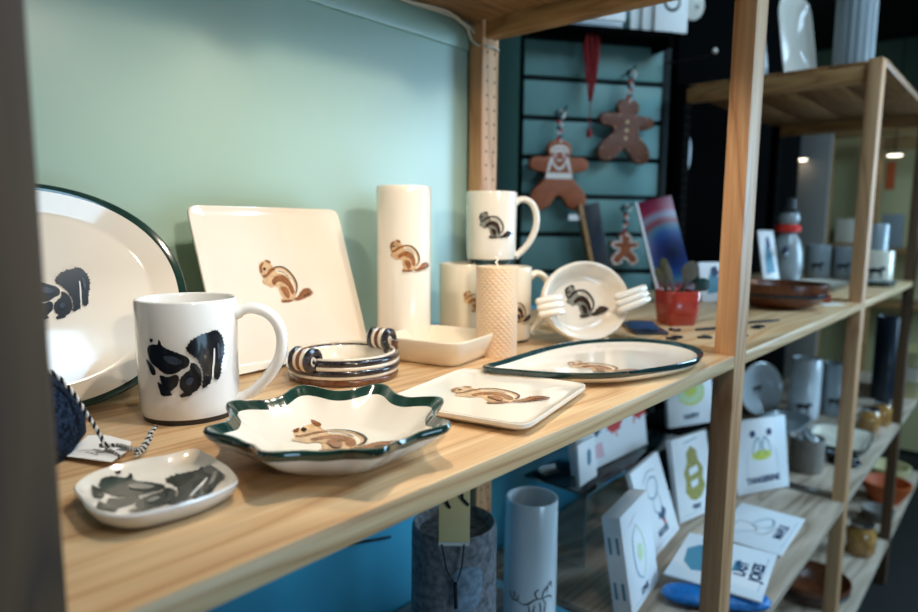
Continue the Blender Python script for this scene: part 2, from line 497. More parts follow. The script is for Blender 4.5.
# metal strip where two lower boards meet
tag(bxo('joint_strip', X3-PW+.004, X3-.004, PD+.004, SD-PD-.01, -.506, -.497, 'chrome', .001), 'thin grey metal strip between two lower boards', 'strip')

# clear cable under the overhead board
m = MB()
P = [(.60, .47, .524), (.66, .474, .522), (.70, .478, .525), (.74, .47, .523), (.775, .474, .524), (.81, .476, .515), (.824, .478, .498), (.829, .470, .490), (.84, .4565, .487), (.86, .4565, .489), (.876, .4565, .486)]
P3 = [Vector(p) for p in P]
pts = []
for i in range(len(P3)-1):
    for j in range(6): pts.append(P3[i].lerp(P3[i+1], j/6))
m.tube(pts, .0022, 'cable', 8)
m.tube([p+Vector((0, -.009+.004*sin(i*.3), -.001)) for i, p in enumerate(pts[:34])], .0018, 'cable', 8)
tag(m.build('cable'), 'clear plastic cable looped under the overhead shelf', 'cable')

# ------------------------------------------------------------------ MUGS
def mug_body(mb, r, h, k='white', flare=.03, footk='foot', foot_h=.006, rimk=None, th=.0038):
    rt_ = r*(1+flare)
    prof = [(0, .003), (r*.80, .0015), (r*.86, 0), (r*.93, 0), (r*.965, foot_h), (r*.99, foot_h*2.0), (r, h*.2), (r*(1+flare*.4), h*.6), (rt_, h-.003), (rt_-.0006, h-.0008), (rt_-.0018, h), (rt_-th+.0006, h-.0008), (rt_-th, h-.003), (r-th, h*.3), (r-th-.002, .014), (r-th-.008, .009), (0, .009)]
    ks = [footk]*4 + [k]*12
    if rimk: ks[8] = ks[9] = ks[10] = rimk
    # more rings on the wall so it stays round
    mb.lathe(prof, 72, ks)
def handle(mb, r, h, ang, reach=.040, top=.86, bot=.10, tr=.0068, k='white', wide=1.35):
    P = [(r-.002, h*top), (r+reach*.35, h*(top+.045)), (r+reach*.78, h*(top-.02)), (r+reach, h*(top-.17)), (r+reach*.98, h*(top-.36)), (r+reach*.72, h*(top-.54)), (r+reach*.34, h*(top-.68)), (r-.001, h*bot)]
    Q = smooth_poly(P, 6, closed=False)
    rows = []
    n = len(Q)
    for i, (x, z) in enumerate(Q):
        a = Q[max(i-1, 0)]; b = Q[min(i+1, n-1)]
        tx, tz = b[0]-a[0], b[1]-a[1]; l = math.hypot(tx, tz)
        nx, nz = -tz/l, tx/l
        f = 1.25 if i < 3 or i > n-4 else 1
        ring = []
        for j in range(16):
            c, s_ = cos(TAU*j/16), sin(TAU*j/16)
            ring.append((x+nx*tr*.8*c*f, tr*wide*.8*s_*f, z+nz*tr*.8*c*f))
        rows.append(ring)
    T = Matrix.Rotation(ang, 4, 'Z')
    mb.grid(rows, k, True, True, T)

def mug(name, label, loc, r, h, face, hand, A_, size, zc, k='white', sub=None, flip=False, foot='foot', foot_h=.0065, cat='mug', seed=3, rimk=None, reach=.040, group=None):
    t = thing(name, label, cat, loc, group=group)
    b = MB(); mug_body(b, r, h, k, footk=foot, foot_h=foot_h, rimk=rimk)
    art(b, A_, size, on_cyl(r*1.012, zc, face), flip=flip, sub=sub, seed=seed, eps=.0004)
    b.build('mug_body', t)
    if hand is not None:
        hb = MB(); handle(hb, r*1.0, h, hand, k=k, reach=reach); hb.build('handle', t)
    return t
def cam_ang(x, y): return atan2(-.2975-y, -.08668-x)
# front mug with black squirrel
mx, my = .1945, .281
ca = cam_ang(mx, my)
mug('mug', 'white mug with black squirrel print standing in front of the oval platter', (mx, my, 0), .0432, .109, ca-.06, radians(-40), SQ, .068, .055, k='white', foot_h=.005)

# ------------------------------------------------------------------ generic dish from an outline
def dish(mb, rf, prof, n=144, T=None):
    """rf(theta) outline radius; prof: (inset, z, follow, key) with radius = follow*rf + (1-follow)*mean - inset"""
    mean = sum(rf(TAU*i/n) for i in range(n))/n
    rows = []; ks = []
    for ins, z, fo, k in prof:
        ring = []
        for i in range(n):
            a = TAU*i/n
            R = rf(a)
            if ins >= 1: rr = 1e-5
            else: rr = max(1e-5, (R*fo+(1-fo)*mean)*(1-ins))
            ring.append((rr*cos(a), rr*sin(a), z(a) if callable(z) else z))
        rows.append(ring); ks.append(k)
    mb.grid(rows, ks[:-1], True, True, T)

# scalloped bowl with green rim
bx_, by_ = .2185, .0985
t = thing('scalloped_bowl', 'scalloped cream bowl with dark green rim and chipmunk, at the front edge', 'bowl', (bx_, by_, 0))
b = MB()
def lob(a):
    c = cos(8*(a-radians(25)))
    return .0860 + .0075*c + .0016*cos(16*(a-radians(25)))
Zr = lambda d: (lambda a: .0300 + d + .0018*cos(8*(a-radians(25))))
prof = [(1, .0035, 0, 'cream'), (.50, .0035, 0, 'cream'), (.40, .006, .1, 'cream'), (.25, .016, .5, 'cream'), (.115, Zr(-.0065), .95, 'green'), (.06, Zr(-.001), 1, 'green'), (.035, Zr(.0008), 1, 'green'),
        (.012, Zr(.0008), 1, 'green'), (0, Zr(-.0015), 1, 'green'), (.012, Zr(-.0045), 1, 'green'), (.03, Zr(-.0065), 1, 'white'), (.20, .012, .6, 'white'), (.36, .003, .15, 'white'), (.42, 0, .05, 'white'), (.47, 0, 0, 'white'), (.5, .0015, 0, 'white'), (1, .0015, 0, 'white')]
dish(b, lob, prof, 288)
def flat_place(cx_, cy_, rot, z=.0036, follow=None):
    c, s_ = cos(rot), sin(rot)
    def f(u, v, h):
        x, y = cx_+u*c-v*s_, cy_+u*s_+v*c
        return (x, y, (z(x, y) if callable(z) else z)+h)
    return f
def bowlz(x, y):
    d = math.hypot(x, y)/.0905
    if d < .5: return .0037
    if d < .6: return .0040+(d-.5)/.1*.0028
    return .0068+(d-.6)/.15*.010
art(b, CH, .090, flat_place(.020, .010, radians(-42), bowlz), seed=5, eps=.0004)
b.build('bowl_body', t)

# ------------------------------------------------------------------ flat square plate
def superr(hw, hh, p, rot=0):
    def f(a):
        a -= rot
        return (abs(cos(a)/hw)**p + abs(sin(a)/hh)**p)**(-1/p)
    return f
t = thing('square_plate', 'flat square cream plate with chipmunk lying right of the scalloped bowl', 'plate', (.4145, .1005, 0), (0, 0, radians(-77.5)))
b = MB()
rf = superr(.0765, .0855, 14)
dish(b, rf, [(1, .0085, 1, 'cream'), (.15, .0085, 1, 'cream'), (.05, .0095, 1, 'cream'), (.015, .0108, 1, 'cream'), (.004, .0105, 1, 'cream'), (0, .009, 1, 'cream'), (.006, .0068, 1, 'cream2'), (.08, .0028, 1, 'cream2'), (.2, 0, 1, 'cream2'), (.25, .001, 1, 'cream2'), (1, .001, 1, 'cream2')], 200)
art(b, CH, .095, flat_place(.010, .004, radians(38), .0086), seed=8)
b.build('plate_body', t)

# ------------------------------------------------------------------ spoon rest with squirrel (outline traced on the board)
def outline_rf(pts, c, sm=6):
    Q = smooth_poly(pts, sm)
    pol = sorted([(atan2(y-c[1], x-c[0]) % TAU, math.hypot(x-c[0], y-c[1])) for x, y in Q])
    A_ = [p[0] for p in pol]; R_ = [p[1] for p in pol]
    def f(a):
        a %= TAU
        import bisect
        i = bisect.bisect_left(A_, a)
        a1 = A_[i % len(A_)] + (TAU if i >= len(A_) else 0); a0 = A_[i-1] - (TAU if i == 0 else 0)
        r1 = R_[i % len(A_)]; r0 = R_[i-1]
        t_ = (a-a0)/(a1-a0) if a1 > a0 else 0
        return r0+(r1-r0)*t_
    return f
c0 = (.088, .108)
t = thing('spoon_rest', 'small flat cream dish with grey squirrel print in the front left corner', 'dish', (c0[0], c0[1], 0))
b = MB()
rf = outline_rf([(.0445, .118), (.047, .136), (.058, .150), (.074, .157), (.096, .156), (.112, .151), (.130, .150), (.133, .142), (.132, .120), (.129, .094), (.122, .073), (.114, .067), (.094, .063), (.070, .065), (.053, .071), (.044, .085), (.0425, .102)], c0)
dish(b, rf, [(1, .006, 1, 'cream'), (.3, .006, 1, 'cream'), (.14, .0085, 1, 'cream'), (.05, .0125, 1, 'cream'), (.02, .0138, 1, 'white'), (.0, .0128, 1, 'white'), (.01, .0105, 1, 'white'), (.06, .0065, 1, 'white'), (.16, .002, 1, 'white'), (.24, 0, 1, 'white'), (.3, .001, 1, 'white'), (1, .001, 1, 'white')], 160)
def spz(x, y):
    d = math.hypot(x, y)/rf(atan2(y, x))
    return .0062 if d < .7 else .0062+(d-.7)/.16*.0027
art(b, SQ, .078, flat_place(.0, .004, radians(-41), spz), seed=9, sub={'navy': 'charc', 'steel': 'printgray'}, furry=1.6, eps=.0003)
b.build('dish_body', t)

# ------------------------------------------------------------------ teardrop tray with blue green rim
c0 = (.648, .088)
t = thing('teardrop_tray', 'long teardrop shaped cream tray with dark green rim near the centre post', 'tray', (c0[0], c0[1], 0))
b = MB()
rf = outline_rf([(.482, .166), (.512, .167), (.560, .172), (.640, .176), (.710, .165), (.765, .130), (.788, .085), (.778, .042), (.745, .012), (.700, -.001), (.650, .003), (.595, .018), (.545, .042), (.506, .085), (.487, .128), (.478, .152)], c0)
dish(b, rf, [(1, .006, 1, 'cream'), (.35, .006, 1, 'cream'), (.15, .009, 1, 'cream'), (.075, .0135, 1, 'teal_rim'), (.025, .0175, 1, 'teal_rim'), (.008, .0175, 1, 'teal_rim'), (0, .0160, 1, 'teal_rim'), (.008, .0135, 1, 'teal_rim'), (.015, .0105, 1, 'cream2'), (.09, .0045, 1, 'cream2'), (.2, 0, 1, 'cream2'), (.26, .001, 1, 'cream2'), (1, .001, 1, 'cream2')], 240)
art(b, CH, .085, flat_place(-.032, -.004, radians(-50), .0062), seed=12)
b.build('tray_body', t)

# ------------------------------------------------------------------ small square dish (deep)
t = thing('square_dish', 'deep rounded square cream dish between the coil dish and the candle', 'dish', (.540, .284, 0), (0, 0, radians(12)))
b = MB()
rf = superr(.060, .060, 5.5)
dish(b, rf, [(1, .006, 0, 'cream2'), (.45, .006, .6, 'cream2'), (.30, .010, .9, 'cream2'), (.09, .029, 1, 'cream2'), (.05, .0325, 1, 'cream2'), (.025, .0335, 1, 'cream2'), (0, .0325, 1, 'cream2'), (-.002, .030, 1, 'cream2'), (.05, .020, 1, 'cream2'), (.15, .006, 1, 'cream2'), (.22, .001, 1, 'cream2'), (.3, 0, 1, 'cream2'), (.36, .0015, 1, 'cream2'), (1, .0015, 0, 'cream2')], 160)
b.build('dish_body', t)

# ------------------------------------------------------------------ coil dish with scroll handles
t = thing('coil_dish', 'small oval dish of striped brown coils with two scroll handles', 'dish', (.390, .300, 0))
b = MB()
R0 = .062
def el(a, s_=1.0, z=0): return (R0*s_*cos(a), R0*s_*sin(a), z)
b.lathe([(0, .002), (R0*.9, .002), (R0*.93, .006)], 72, 'coil_b')
b.lathe([(R0*.90, .003), (R0*.86, .006), (R0*.90, .024), (R0*.95, .027)], 72, 'cream')
b.lathe([(0, .0055), (R0*.87, .0055)], 72, 'cream')
for z, k, rr, s_ in ((.0045, 'coil_b', .0048, .955), (.0105, 'coil_w', .0026, 1.0), (.0150, 'coil_d', .0042, .995), (.0202, 'coil_w', .0026, 1.005), (.0253, 'coil_d', .0040, .985), (.0290, 'coil_w', .0020, .945)):
    b.tube([el(TAU*i/96, s_, z) for i in range(96)], rr, k, 10, closed=True)
b.build('dish_body', t)
def scroll(ang, dz, rr, tilt):
    """a rolled spiral of three coils standing on the rim; axis along the viewer direction"""
    sc = MB()
    base = Vector(el(ang, .95, .029))
    ax = Vector((.20, -.98, 0)).normalized()           # face of the roll looks to the front
    side = ax.cross(Vector((0, 0, 1))).normalized()
    T = Matrix.Translation(base+Vector((-.0055, .003, rr+dz)))
    for j, (off, k, w) in enumerate(((-.0125, 'coil_d', .0046), (-.0062, 'coil_w', .0030), (-.0015, 'coil_b', .0036), (.0035, 'coil_w', .0028), (.0092, 'coil_d', .0046))):
        n = 40; pts = []
        R_ = rr-w*.55
        for i in range(n):
            a = TAU*i/n
            pts.append(ax*(-off) + (side*cos(a)+Vector((0, 0, 1))*sin(a))*R_)
        sc.tube(pts, w, k, 8, closed=True, T=T)
    # spiral end and solid core
    pts = []
    for i in range(46):
        a = i/46*TAU*1.6; q = rr*.80*(1-i/50)
        pts.append(ax*(.0135) + (side*cos(a)+Vector((0, 0, 1))*sin(a))*q)
    sc.tube(pts, .0017, 'coil_w', 6, T=T)
    rows = []
    for off, q in ((-.0135, .0001), (-.0135, rr*.85), (.0125, rr*.85), (.0125, .0001)):
        rows.append([ax*off + (side*cos(TAU*i/24)+Vector((0, 0, 1))*sin(TAU*i/24))*q for i in range(24)])
    sc.grid(rows, 'coil_d', True, True, T)
    return sc
scroll(radians(193), -.012, .0122, 0).build('scroll_handle', t)
s2_ = scroll(radians(-8), -.003, .0118, 0)
# short stacked coils lifting the right handle
for k, off in (('coil_b', -.007), ('coil_w', -.002), ('coil_d', .004)):
    bp = Vector(el(radians(-18), .95, .027)); ax = Vector((.20, -.98, 0)).normalized()
    s2_.tube([bp-ax*off+Vector((0, 0, z)) for z in (-.006, 0, .006, .010)], .0045, k, 8)
s2_.build('scroll_handle', t)

# ------------------------------------------------------------------ big square tray leaning on the wall
TH = .007
L_ = radians(17.4)
t = thing('square_tray', 'large square white tray with chipmunk leaning against the wall', 'tray', (.280, .377, TH*sin(L_)), (-L_, 0, radians(7.0)))
b = MB()
W_, H_ = .240, .203
rf = superr(W_/2, H_/2, 22)
# tray local: x right, z up, front = -y
T = Matrix.Translation((W_/2, 0, H_/2)) @ Matrix.Rotation(pi/2, 4, 'X')
dish(b, rf, [(1, .000, 1, 'cream'), (.12, .0000, 1, 'cream'), (.05, .0018, 1, 'cream'), (.02, .0035, 1, 'cream'), (.006, .0038, 1, 'cream'), (0, .0028, 1, 'cream'), (.004, .000, 1, 'cream2'), (.04, -.0052, 1, 'cream2'), (.1, -TH, 1, 'cream2'), (1, -TH, 1, 'cream2')], 240, T=T)
art(b, CH, .080, lambda u, v, h: (T @ Vector((.002+u, .004+v, .0002+h))), seed=21)
b.build('tray_body', t)

# ------------------------------------------------------------------ oval platters at left, leaning on the wall
def platter(label, loc, a_, b_, lean, rimk, artk=True, dz=0, yawd=0):
    t = thing('oval_platter', label, 'platter', loc, (-lean, 0, radians(yawd)))
    m_ = MB()
    T = Matrix.Translation((0, 0, b_)) @ Matrix.Rotation(pi/2, 4, 'X')
    rf = superr(a_, b_, 2.12)
    dish(m_, rf, [(1, -.012, 1, 'cream'), (.24, -.012, 1, 'cream'), (.20, -.010, 1, 'cream'), (.06, .001, 1, rimk), (.035, .0025, 1, rimk), (.012, .0035, 1, rimk), (0, .002, 1, rimk), (.01, -.001, 1, rimk), (.03, -.003, 1, 'cream2'), (.2, -.016, 1, 'cream2'), (.24, -.018, 1, 'cream2'), (1, -.018, 1, 'cream2')], 200, T=T)
    if artk:
        art(m_, SQ, .060, lambda u, v, h: (T @ Vector((.026+u, .004+v, -.0118+h))), seed=31, eps=.0004)
    return m_.build('platter_body', t)
platter('big cream oval platter with green rim and black squirrel, half behind the left upright', (.100, .350, .004), .1455, .1110, radians(20), 'green')
platter('second green rimmed oval platter tucked behind the squirrel platter', (.112, .386, .004), .146, .094, radians(20), 'green', artk=False)

# ------------------------------------------------------------------ tall cylinder vase
tx, ty = .553, .368
w_ = None
t = thing('cylinder_vase', 'tall white cylinder vase with chipmunk beside the leaning tray', 'vase', (tx, ty, 0))
b = MB(); R_ = .0377; H_ = .2285
prof = [(0, .004), (R_*.85, .002), (R_*.9, 0), (R_*.97, 0), (R_, .004)]
z = .012
i = 0
while z < H_-.006:
    prof.append((R_*(1.0 + (.006 if i % 2 else 0)), z)); z += .009; i += 1
prof += [(R_, H_-.002), (R_-.001, H_), (R_-.003, H_), (R_-.004, H_-.003), (R_-.004, .01), (0, .01)]
b.lathe(prof, 72, 'cream')
art(b, CH, .060, on_cyl(R_*1.008, .134, cam_ang(tx, ty)+.28), seed=41, eps=.0005)
b.build('vase_body', t)

# ------------------------------------------------------------------ back row: cup, mug, mug on top
RM = .0400
ax_, ay_ = .722, .404
t = thing('cup', 'cream handleless cup with chipmunk under the raised mug, beside the tall vase', 'cup', (ax_, ay_, 0))
b = MB(); mug_body(b, RM*.97, .114, 'cream2', flare=0.01, footk='cream2', foot_h=.004)
art(b, CH, .048, on_cyl(RM*.985, .055, cam_ang(ax_, ay_)+.62), seed=51)
b.build('cup_body', t)
m2x, m2y = .712, .306
mug('mug', 'cream mug with dark chipmunk half hidden behind the beeswax candle', (m2x, m2y, 0), RM*.93, .114, cam_ang(m2x, m2y)+.60, radians(-38), CH, .050, .050, k='cream2', seed=52, sub={'cbrown': 'cdark'}, foot_h=.004, foot='foot', reach=.03)
m3x, m3y = .747, .366
mug('mug', 'cream mug with chipmunk and green foot stacked on top of the cups', (m3x, m3y, .1142), .0400, .115, cam_ang(m3x, m3y)+.22, radians(-41), CH, .058, .062, k='cream', seed=53, sub={'cbrown': 'cdark', 'ctan': 'printgray'}, foot='teal_rim', foot_h=.008, reach=.034)

# ------------------------------------------------------------------ beeswax candle
cx_, cy2 = .612, .247
t = thing('pillar_candle', 'honeycomb textured beeswax pillar candle with white wick', 'candle', (cx_, cy2, 0))
b = MB(); R_ = .0285; H_ = .121
n = 88; nz = 62
rows = [[(1e-5*cos(TAU*i/n), 1e-5*sin(TAU*i/n), 0) for i in range(n)]]
for iz in range(nz+1):
    z = H_*iz/nz
    ring = []
    for i in range(n):
        ph = (i % 4)/4
        odd = (iz//2) % 2
        d = ((i+2*odd) % 4 in (0, 1)) and (iz % 2 == 0)
        rr = R_ - (.0016 if d else 0)
        ring.append((rr*cos(TAU*i/n), rr*sin(TAU*i/n), z))
    rows.append(ring)
rows.append([((R_-.003)*cos(TAU*i/n), (R_-.003)*sin(TAU*i/n), H_-.0005) for i in range(n)])
rows.append([(1e-5*cos(TAU*i/n), 1e-5*sin(TAU*i/n), H_-.002) for i in range(n)])
b.grid(rows, 'honey'); b.build('candle_body', t)
b = MB()
b.tube([(0, 0, H_-.003), (0, 0, H_+.003), (-.003, .001, H_+.005), (.001, 0, H_+.009), (-.004, .001, H_+.013)], .0014, 'wick', 6)
b.build('wick', t)

# ------------------------------------------------------------------ oval chipmunk dish on its side with scroll handles
t = thing('handled_dish', 'oval cream dish with chipmunk and ribbed handles propped up on its edge', 'dish', (.764, .187, .0125), (radians(-14), 0, radians(-27)))
b = MB()
rx, rz = .0765, .0605
T = Matrix.Translation((0, 0, rz-.006)) @ Matrix.Rotation(radians(-3), 4, 'Y') @ Matrix.Rotation(pi/2, 4, 'X')
rf = superr(rx, rz, 2)
dish(b, rf, [(1, -.022, 1, 'cream'), (.38, -.022, 1, 'cream'), (.24, -.017, 1, 'cream'), (.12, -.003, 1, 'cream'), (.08, .001, 1, 'cream'), (.03, .002, 1, 'cream'), (0, -.001, 1, 'cream'), (.0, -.005, 1, 'cream2'), (.05, -.014, 1, 'cream2'), (.2, -.026, 1, 'cream2'), (.36, -.030, 1, 'cream2'), (1, -.030, 1, 'cream2')], 120, T=T)
art(b, CH, .072, lambda u, v, h: (T @ Vector((.012+u, .002+v, -.0218+h+max(0, (math.hypot(u+.012, v)/.068)-.62)*.03))), seed=61, eps=.0004, sub={'cbrown': 'cdark', 'ctan': 'printgray'})
b.build('dish_body', t)
for sgn, kx in ((1, rx), (-1, rx)):
    hb = MB()
    TH_ = T @ Matrix.Translation((sgn*rx, -.004, 0)) @ Matrix.Rotation(radians(12 if sgn > 0 else 4), 4, 'Z') @ Matrix.Translation((-sgn*rx, 0, 0))
    for j in range(3):
        off = (j-1)*.0105
        x0, x1 = (rx-.026, rx+(.026 if sgn > 0 else .008))
        pts = [(sgn*x, off*(1-.12*abs(x-x0)/.04), .0065+.006*sin(pi*(x-x0)/(x1-x0))) for x in [x0+(x1-x0)*q/8 for q in range(9)]]
        hb.tube(pts, [.0058]*9, 'cream', 10, T=TH_)
        for e_ in (pts[0], pts[-1]):
            bm = bmesh.new(); bmesh.ops.create_uvsphere(bm, u_segments=10, v_segments=6, radius=.0058)
            hb.addbm(bm, 'cream', TH_ @ Matrix.Translation(e_)); bm.free()
    hb.build('ribbed_handle', t)
# clear easel feet holding it
b = MB()
for s_ in (-1, 1):
    pts = [(s_*.024, -.024, -.0085), (s_*.026, -.020, -.0095), (s_*.026, .01, -.0035), (s_*.024, .03, .010), (s_*.02, .034, .05)]
    b.tube(pts, .0030, 'cream', 8)
b.build('easel', t)

# ------------------------------------------------------------------ navy knit pouch with cord and tag
t = thing('knit_pouch', 'navy knitted mitten with black and white braided edge beside the left upright', 'mitten', (.056, .268, 0))
b = MB()
# lumpy body: stack of rounded rings
rnd = random.Random(4)
rows = []
prof = [(0, .001, 0), (.040, .002, 0), (.047, .012, 0), (.046, .028, .003), (.040, .045, .006), (.030, .060, .008), (.017, .071, .009), (.0001, .076, .010)]
for r_, z, dx in prof:
    ring = []
    for i in range(48):
        a = TAU*i/48
        q = max(1e-5, r_*(1+.05*sin(3*a+z*60)))
        ring.append((dx*-.4-.006+q*cos(a)*1.0, q*sin(a)*1.15, z))
    rows.append(ring)
b.grid(rows, 'knit'); b.build('knit_body', t)
def cord(pts, R=.0021, tw=.00115, turns=28, parent=None, name='braided_cord', caps=True):
    c = MB()
    P = [Vector(p) for p in pts]
    Q = []
    for i in range(len(P)-1):
        p0, p1, p2, p3 = P[max(i-1, 0)], P[i], P[i+1], P[min(i+2, len(P)-1)]
        for j in range(14):
            q = j/14
            Q.append(.5*((2*p1)+(p2-p0)*q+(2*p0-5*p1+4*p2-p3)*q*q+(3*p1-p0-3*p2+p3)*q**3))
    Q.append(P[-1])
    for ph, k in ((0, 'cord_k'), (pi, 'cord_w')):
        S = []
        for i, q in enumerate(Q):
            tg = (Q[min(i+1, len(Q)-1)]-Q[max(i-1, 0)]).normalized()
            a = tg.orthogonal().normalized(); bb = tg.cross(a)
            a = Vector((0, 0, 1)).cross(tg); a = a.normalized() if a.length > .1 else Vector((1, 0, 0)); bb = tg.cross(a)
            w = ph + TAU*turns*i/len(Q)
            S.append(q + (a*cos(w)+bb*sin(w))*tw*.55)
        c.tube(S, tw, k, 6)
    return c.build(name, parent)
cord([(-.010, -.020, .078), (.012, -.026, .068), (.024, -.032, .052), (.032, -.036, .034), (.038, -.042, .018), (.041, -.050, .006), (.042, -.058, .0045), (.042, -.070, .004)], parent=t, turns=20)
cord([(.036, -.050, .0095), (.044, -.060, .010), (.046, -.070, .011), (.047, -.078, .0105), (.050, -.080, .010)], parent=t, turns=12)
cord([(.050, -.080, .008), (.058, -.072, .008), (.068, -.062, .013), (.076, -.055, .016)], parent=t, turns=8, name='tassel_cord')
cord([(.050, -.080, .006), (.060, -.070, .006), (.070, -.058, .009), (.074, -.048, .0105)], parent=t, turns=8, name='tassel_cord')
# price tag hanging from the cord
b = MB()
tp = [(.066, .229), (.097, .272), (.107, .262), (.113, .226), (.103, .206), (.083, .187)]
tp = [(x-.050, y-.265) for x, y in tp]
Tt = Matrix.Translation((0, 0, .0015)) @ Matrix.Rotation(radians(-2), 4, 'X')
b.prism(tp, 0, .0006, 'paper', T=Tt)
# barcode and price lines on the tag
ax = Vector((.0165, -.041, 0)) ; u_ = (Vector(tp[0]+(0,))-Vector(tp[-1]+(0,))).normalized(); v_ = Vector((-u_.y, u_.x, 0)) * -1
org = Vector(tp[-1]+(0,))
def tagq(u0, u1, v0, v1, k):
    q = [org+u_*a+v_*c for a, c in ((u0, v0), (u1, v0), (u1, v1), (u0, v1))]
    b.add([(p.x, p.y, .0009) for p in q], [(0, 1, 2, 3)], k, False, Tt)
x = .006
for i, wd in enumerate([8, 5, 9, 4, 7, 10, 5, 8, 4, 9]):
    tagq(x, x+wd*.0001, .021, .032, 'ink'); x += wd*.0001+.0006
for j, (a0, a1, v0) in enumerate(((.022, .026, .008), (.028, .031, .009), (.022, .030, .013), (.033, .037, .010), (.024, .027, .018), (.030, .037, .017))):
    tagq(a0, a1, v0, v0+.0018, 'inkgray')
b.build('price_tag', t)

# ================================================================== BEHIND AND BELOW
# slatted display tower standing behind the racks, turned towards the viewer
SP = Vector((1.60, .66, 0)); ANG = atan2(-.59, .81)
t = thing('slatted_display', 'teal slatted display board with dark grooves behind the racks', 'display board', (SP.x, SP.y, FL), (0, 0, ANG))
m = MB(); m.box(-.222, .215, .012, .055, 0, 2.3, 'groove', .002); m.build('backing', t)
m = MB(); z = .578-FL-8*.107*2
while z < 2.25:
    m.box(-.225, .190, 0, .0118, z+.007, min(z+.100, 2.3), 'slat', .0012); z += .107
m.build('slats', t)
m = MB(); m.box(.191, .214, -.002, .0118, 0, 2.3, 'groove', .001); m.build('edge_strip', t)
def onslat(s, z, d=0):      # point in front of the board
    return SP + Vector((cos(ANG)*s + sin(ANG)*d, sin(ANG)*s - cos(ANG)*d, z))
def ginger_poly():
    R_ = [(0, .5), (.11, .485), (.175, .42), (.185, .34), (.15, .28), (.25, .265), (.37, .265), (.44, .20), (.43, .11), (.33, .065), (.22, .05), (.21, -.02), (.28, -.10), (.38, -.20), (.43, -.32), (.39, -.44), (.27, -.48), (.14, -.42), (.07, -.32), (0, -.27)]
    return R_ + [(-x, y) for x, y in R_[1:-1]][::-1]
def ginger(label, s, z, h, k, deco, w=1.0, tilt=0):
    t = thing('gingerbread_ornament', label, 'ornament', onslat(s, z, .035), (0, tilt, ANG), group=None)
    T = Matrix.Rotation(pi/2, 4, 'X')
    P = [(x*h*w, y*h) for x, y in smooth_poly(ginger_poly(), 3)]
    m = MB(); m.prism(P, -.009, .009, k, .004, T=T)
    def pl(u, v, hh): return T @ Vector((u, v, .0092+hh))
    def st(Q, wd, kk='icing'): strip(m, [(x*h, y*h) for x, y in smooth_poly(Q, 4, False)], wd*h*1.3, lambda u, v: pl(u, v, .0006), kk)
    if deco == 'apron':
        st([(-.14, .36), (-.07, .40), (.02, .41), (.08, .40), (.14, .36)], .03)
        st([(-.14, .33), (0, .355), (.14, .33)], .03)
        st([(-.12, .26), (-.14, .16), (-.17, .05)], .03); st([(.12, .26), (.14, .16), (.17, .05)], .03)
        st([(-.12, .26), (-.07, .15), (0, .10), (.07, .15), (.12, .26)], .026)
        decal(m, [(x*h, y*h) for x, y in [(-.19, .045), (.19, .045), (.20, -.035), (-.20, -.035)]], lambda u, v: pl(u, v, .0004), 'icing', .02)
        for x in (-.06, .06): decal(m, [(a*h, b_*h) for a, b_ in circ(x, .30, .018, 8)], lambda u, v: pl(u, v, .0005), 'icing', .02)
        decal(m, [(a*h, b_*h) for a, b_ in circ(-.085, .265, .02, 8)], lambda u, v: pl(u, v, .0004), 'inkpink', .02)
        decal(m, [(a*h, b_*h) for a, b_ in circ(.085, .265, .02, 8)], lambda u, v: pl(u, v, .0004), 'inkpink', .02)
        st([(-.05, .235), (0, .215), (.05, .235)], .014)
    elif deco == 'outline':
        Q = [(x*h*w*.86, y*h*.88) for x, y in smooth_poly(ginger_poly(), 3)]
        for i in range(0, len(Q)-3, 6):
            decal(m, circ(Q[i][0], Q[i][1], .0022, 8), lambda u, v: pl(u, v, .0005), 'ctan', .02)
        for y in (.15, .02, -.10): decal(m, [(a*h, b_*h) for a, b_ in circ(0, y, .03, 8)], lambda u, v: pl(u, v, .0005), 'ctan', .02)
    else:
        Q = [(x*w*.86, y*.88) for x, y in smooth_poly(ginger_poly(), 3)]
        for i in range(0, len(Q)-5, 5): st(Q[i:i+6], .05)
    m.build('ornament_body', t)
    # twisted red and white hanging cord with a bow
    top = h*.5
    m = MB()
    for j in range(9):
        zz = top + j*.0075 - .004
        bm = bmesh.new(); bmesh.ops.create_uvsphere(bm, u_segments=10, v_segments=6, radius=.0062)
        m.addbm(bm, ('icing', 'inkred', 'steel')[j % 3], Matrix.Translation((.0035*(-1)**j, -.004, zz)) @ Matrix.Scale(.75, 4, (0, 0, 1))); bm.free()
    for s_ in (-1, 1):
        m.tube([(0, -.004, top+.05), (s_*.010, -.006, top+.062), (s_*.014, -.004, top+.074), (s_*.004, .0, top+.080), (0, 0, top+.070)], .003, 'cord_k' if s_ < 0 else 'icing', 6)
    m.build('hanging_cord', t)
    # peg hook it hangs from
    hk = MB(); base = onslat(s, z+top+.070, .001)
    hk.tube([onslat(s, z+top+.068, .002), onslat(s, z+top+.070, .04), onslat(s+.004, z+top+.074, .055), onslat(s+.012, z+top+.088, .060)], .0022, 'metal', 8)
    tag(hk.build('peg_hook'), 'dark peg hook holding the ' + {'apron': 'gingerbread figure with white apron icing', 'outline': 'dark gingerbread figure with dotted icing', 'small': 'smallest gingerbread figure'}[deco], 'hook')
    return t
ginger('gingerbread figure with white apron icing hanging on the teal slatted board', -.134, .310, .195, 'ginger', 'apron', 1.0)
ginger('dark gingerbread figure with dotted icing, highest on the teal slatted board', .062, .437, .178, 'ginger2', 'outline', 1.05, radians(4))
ginger('smallest gingerbread figure with pink white outline, lowest on the slatted board', .073, .108, .095, 'ginger', 'small', 1.1)
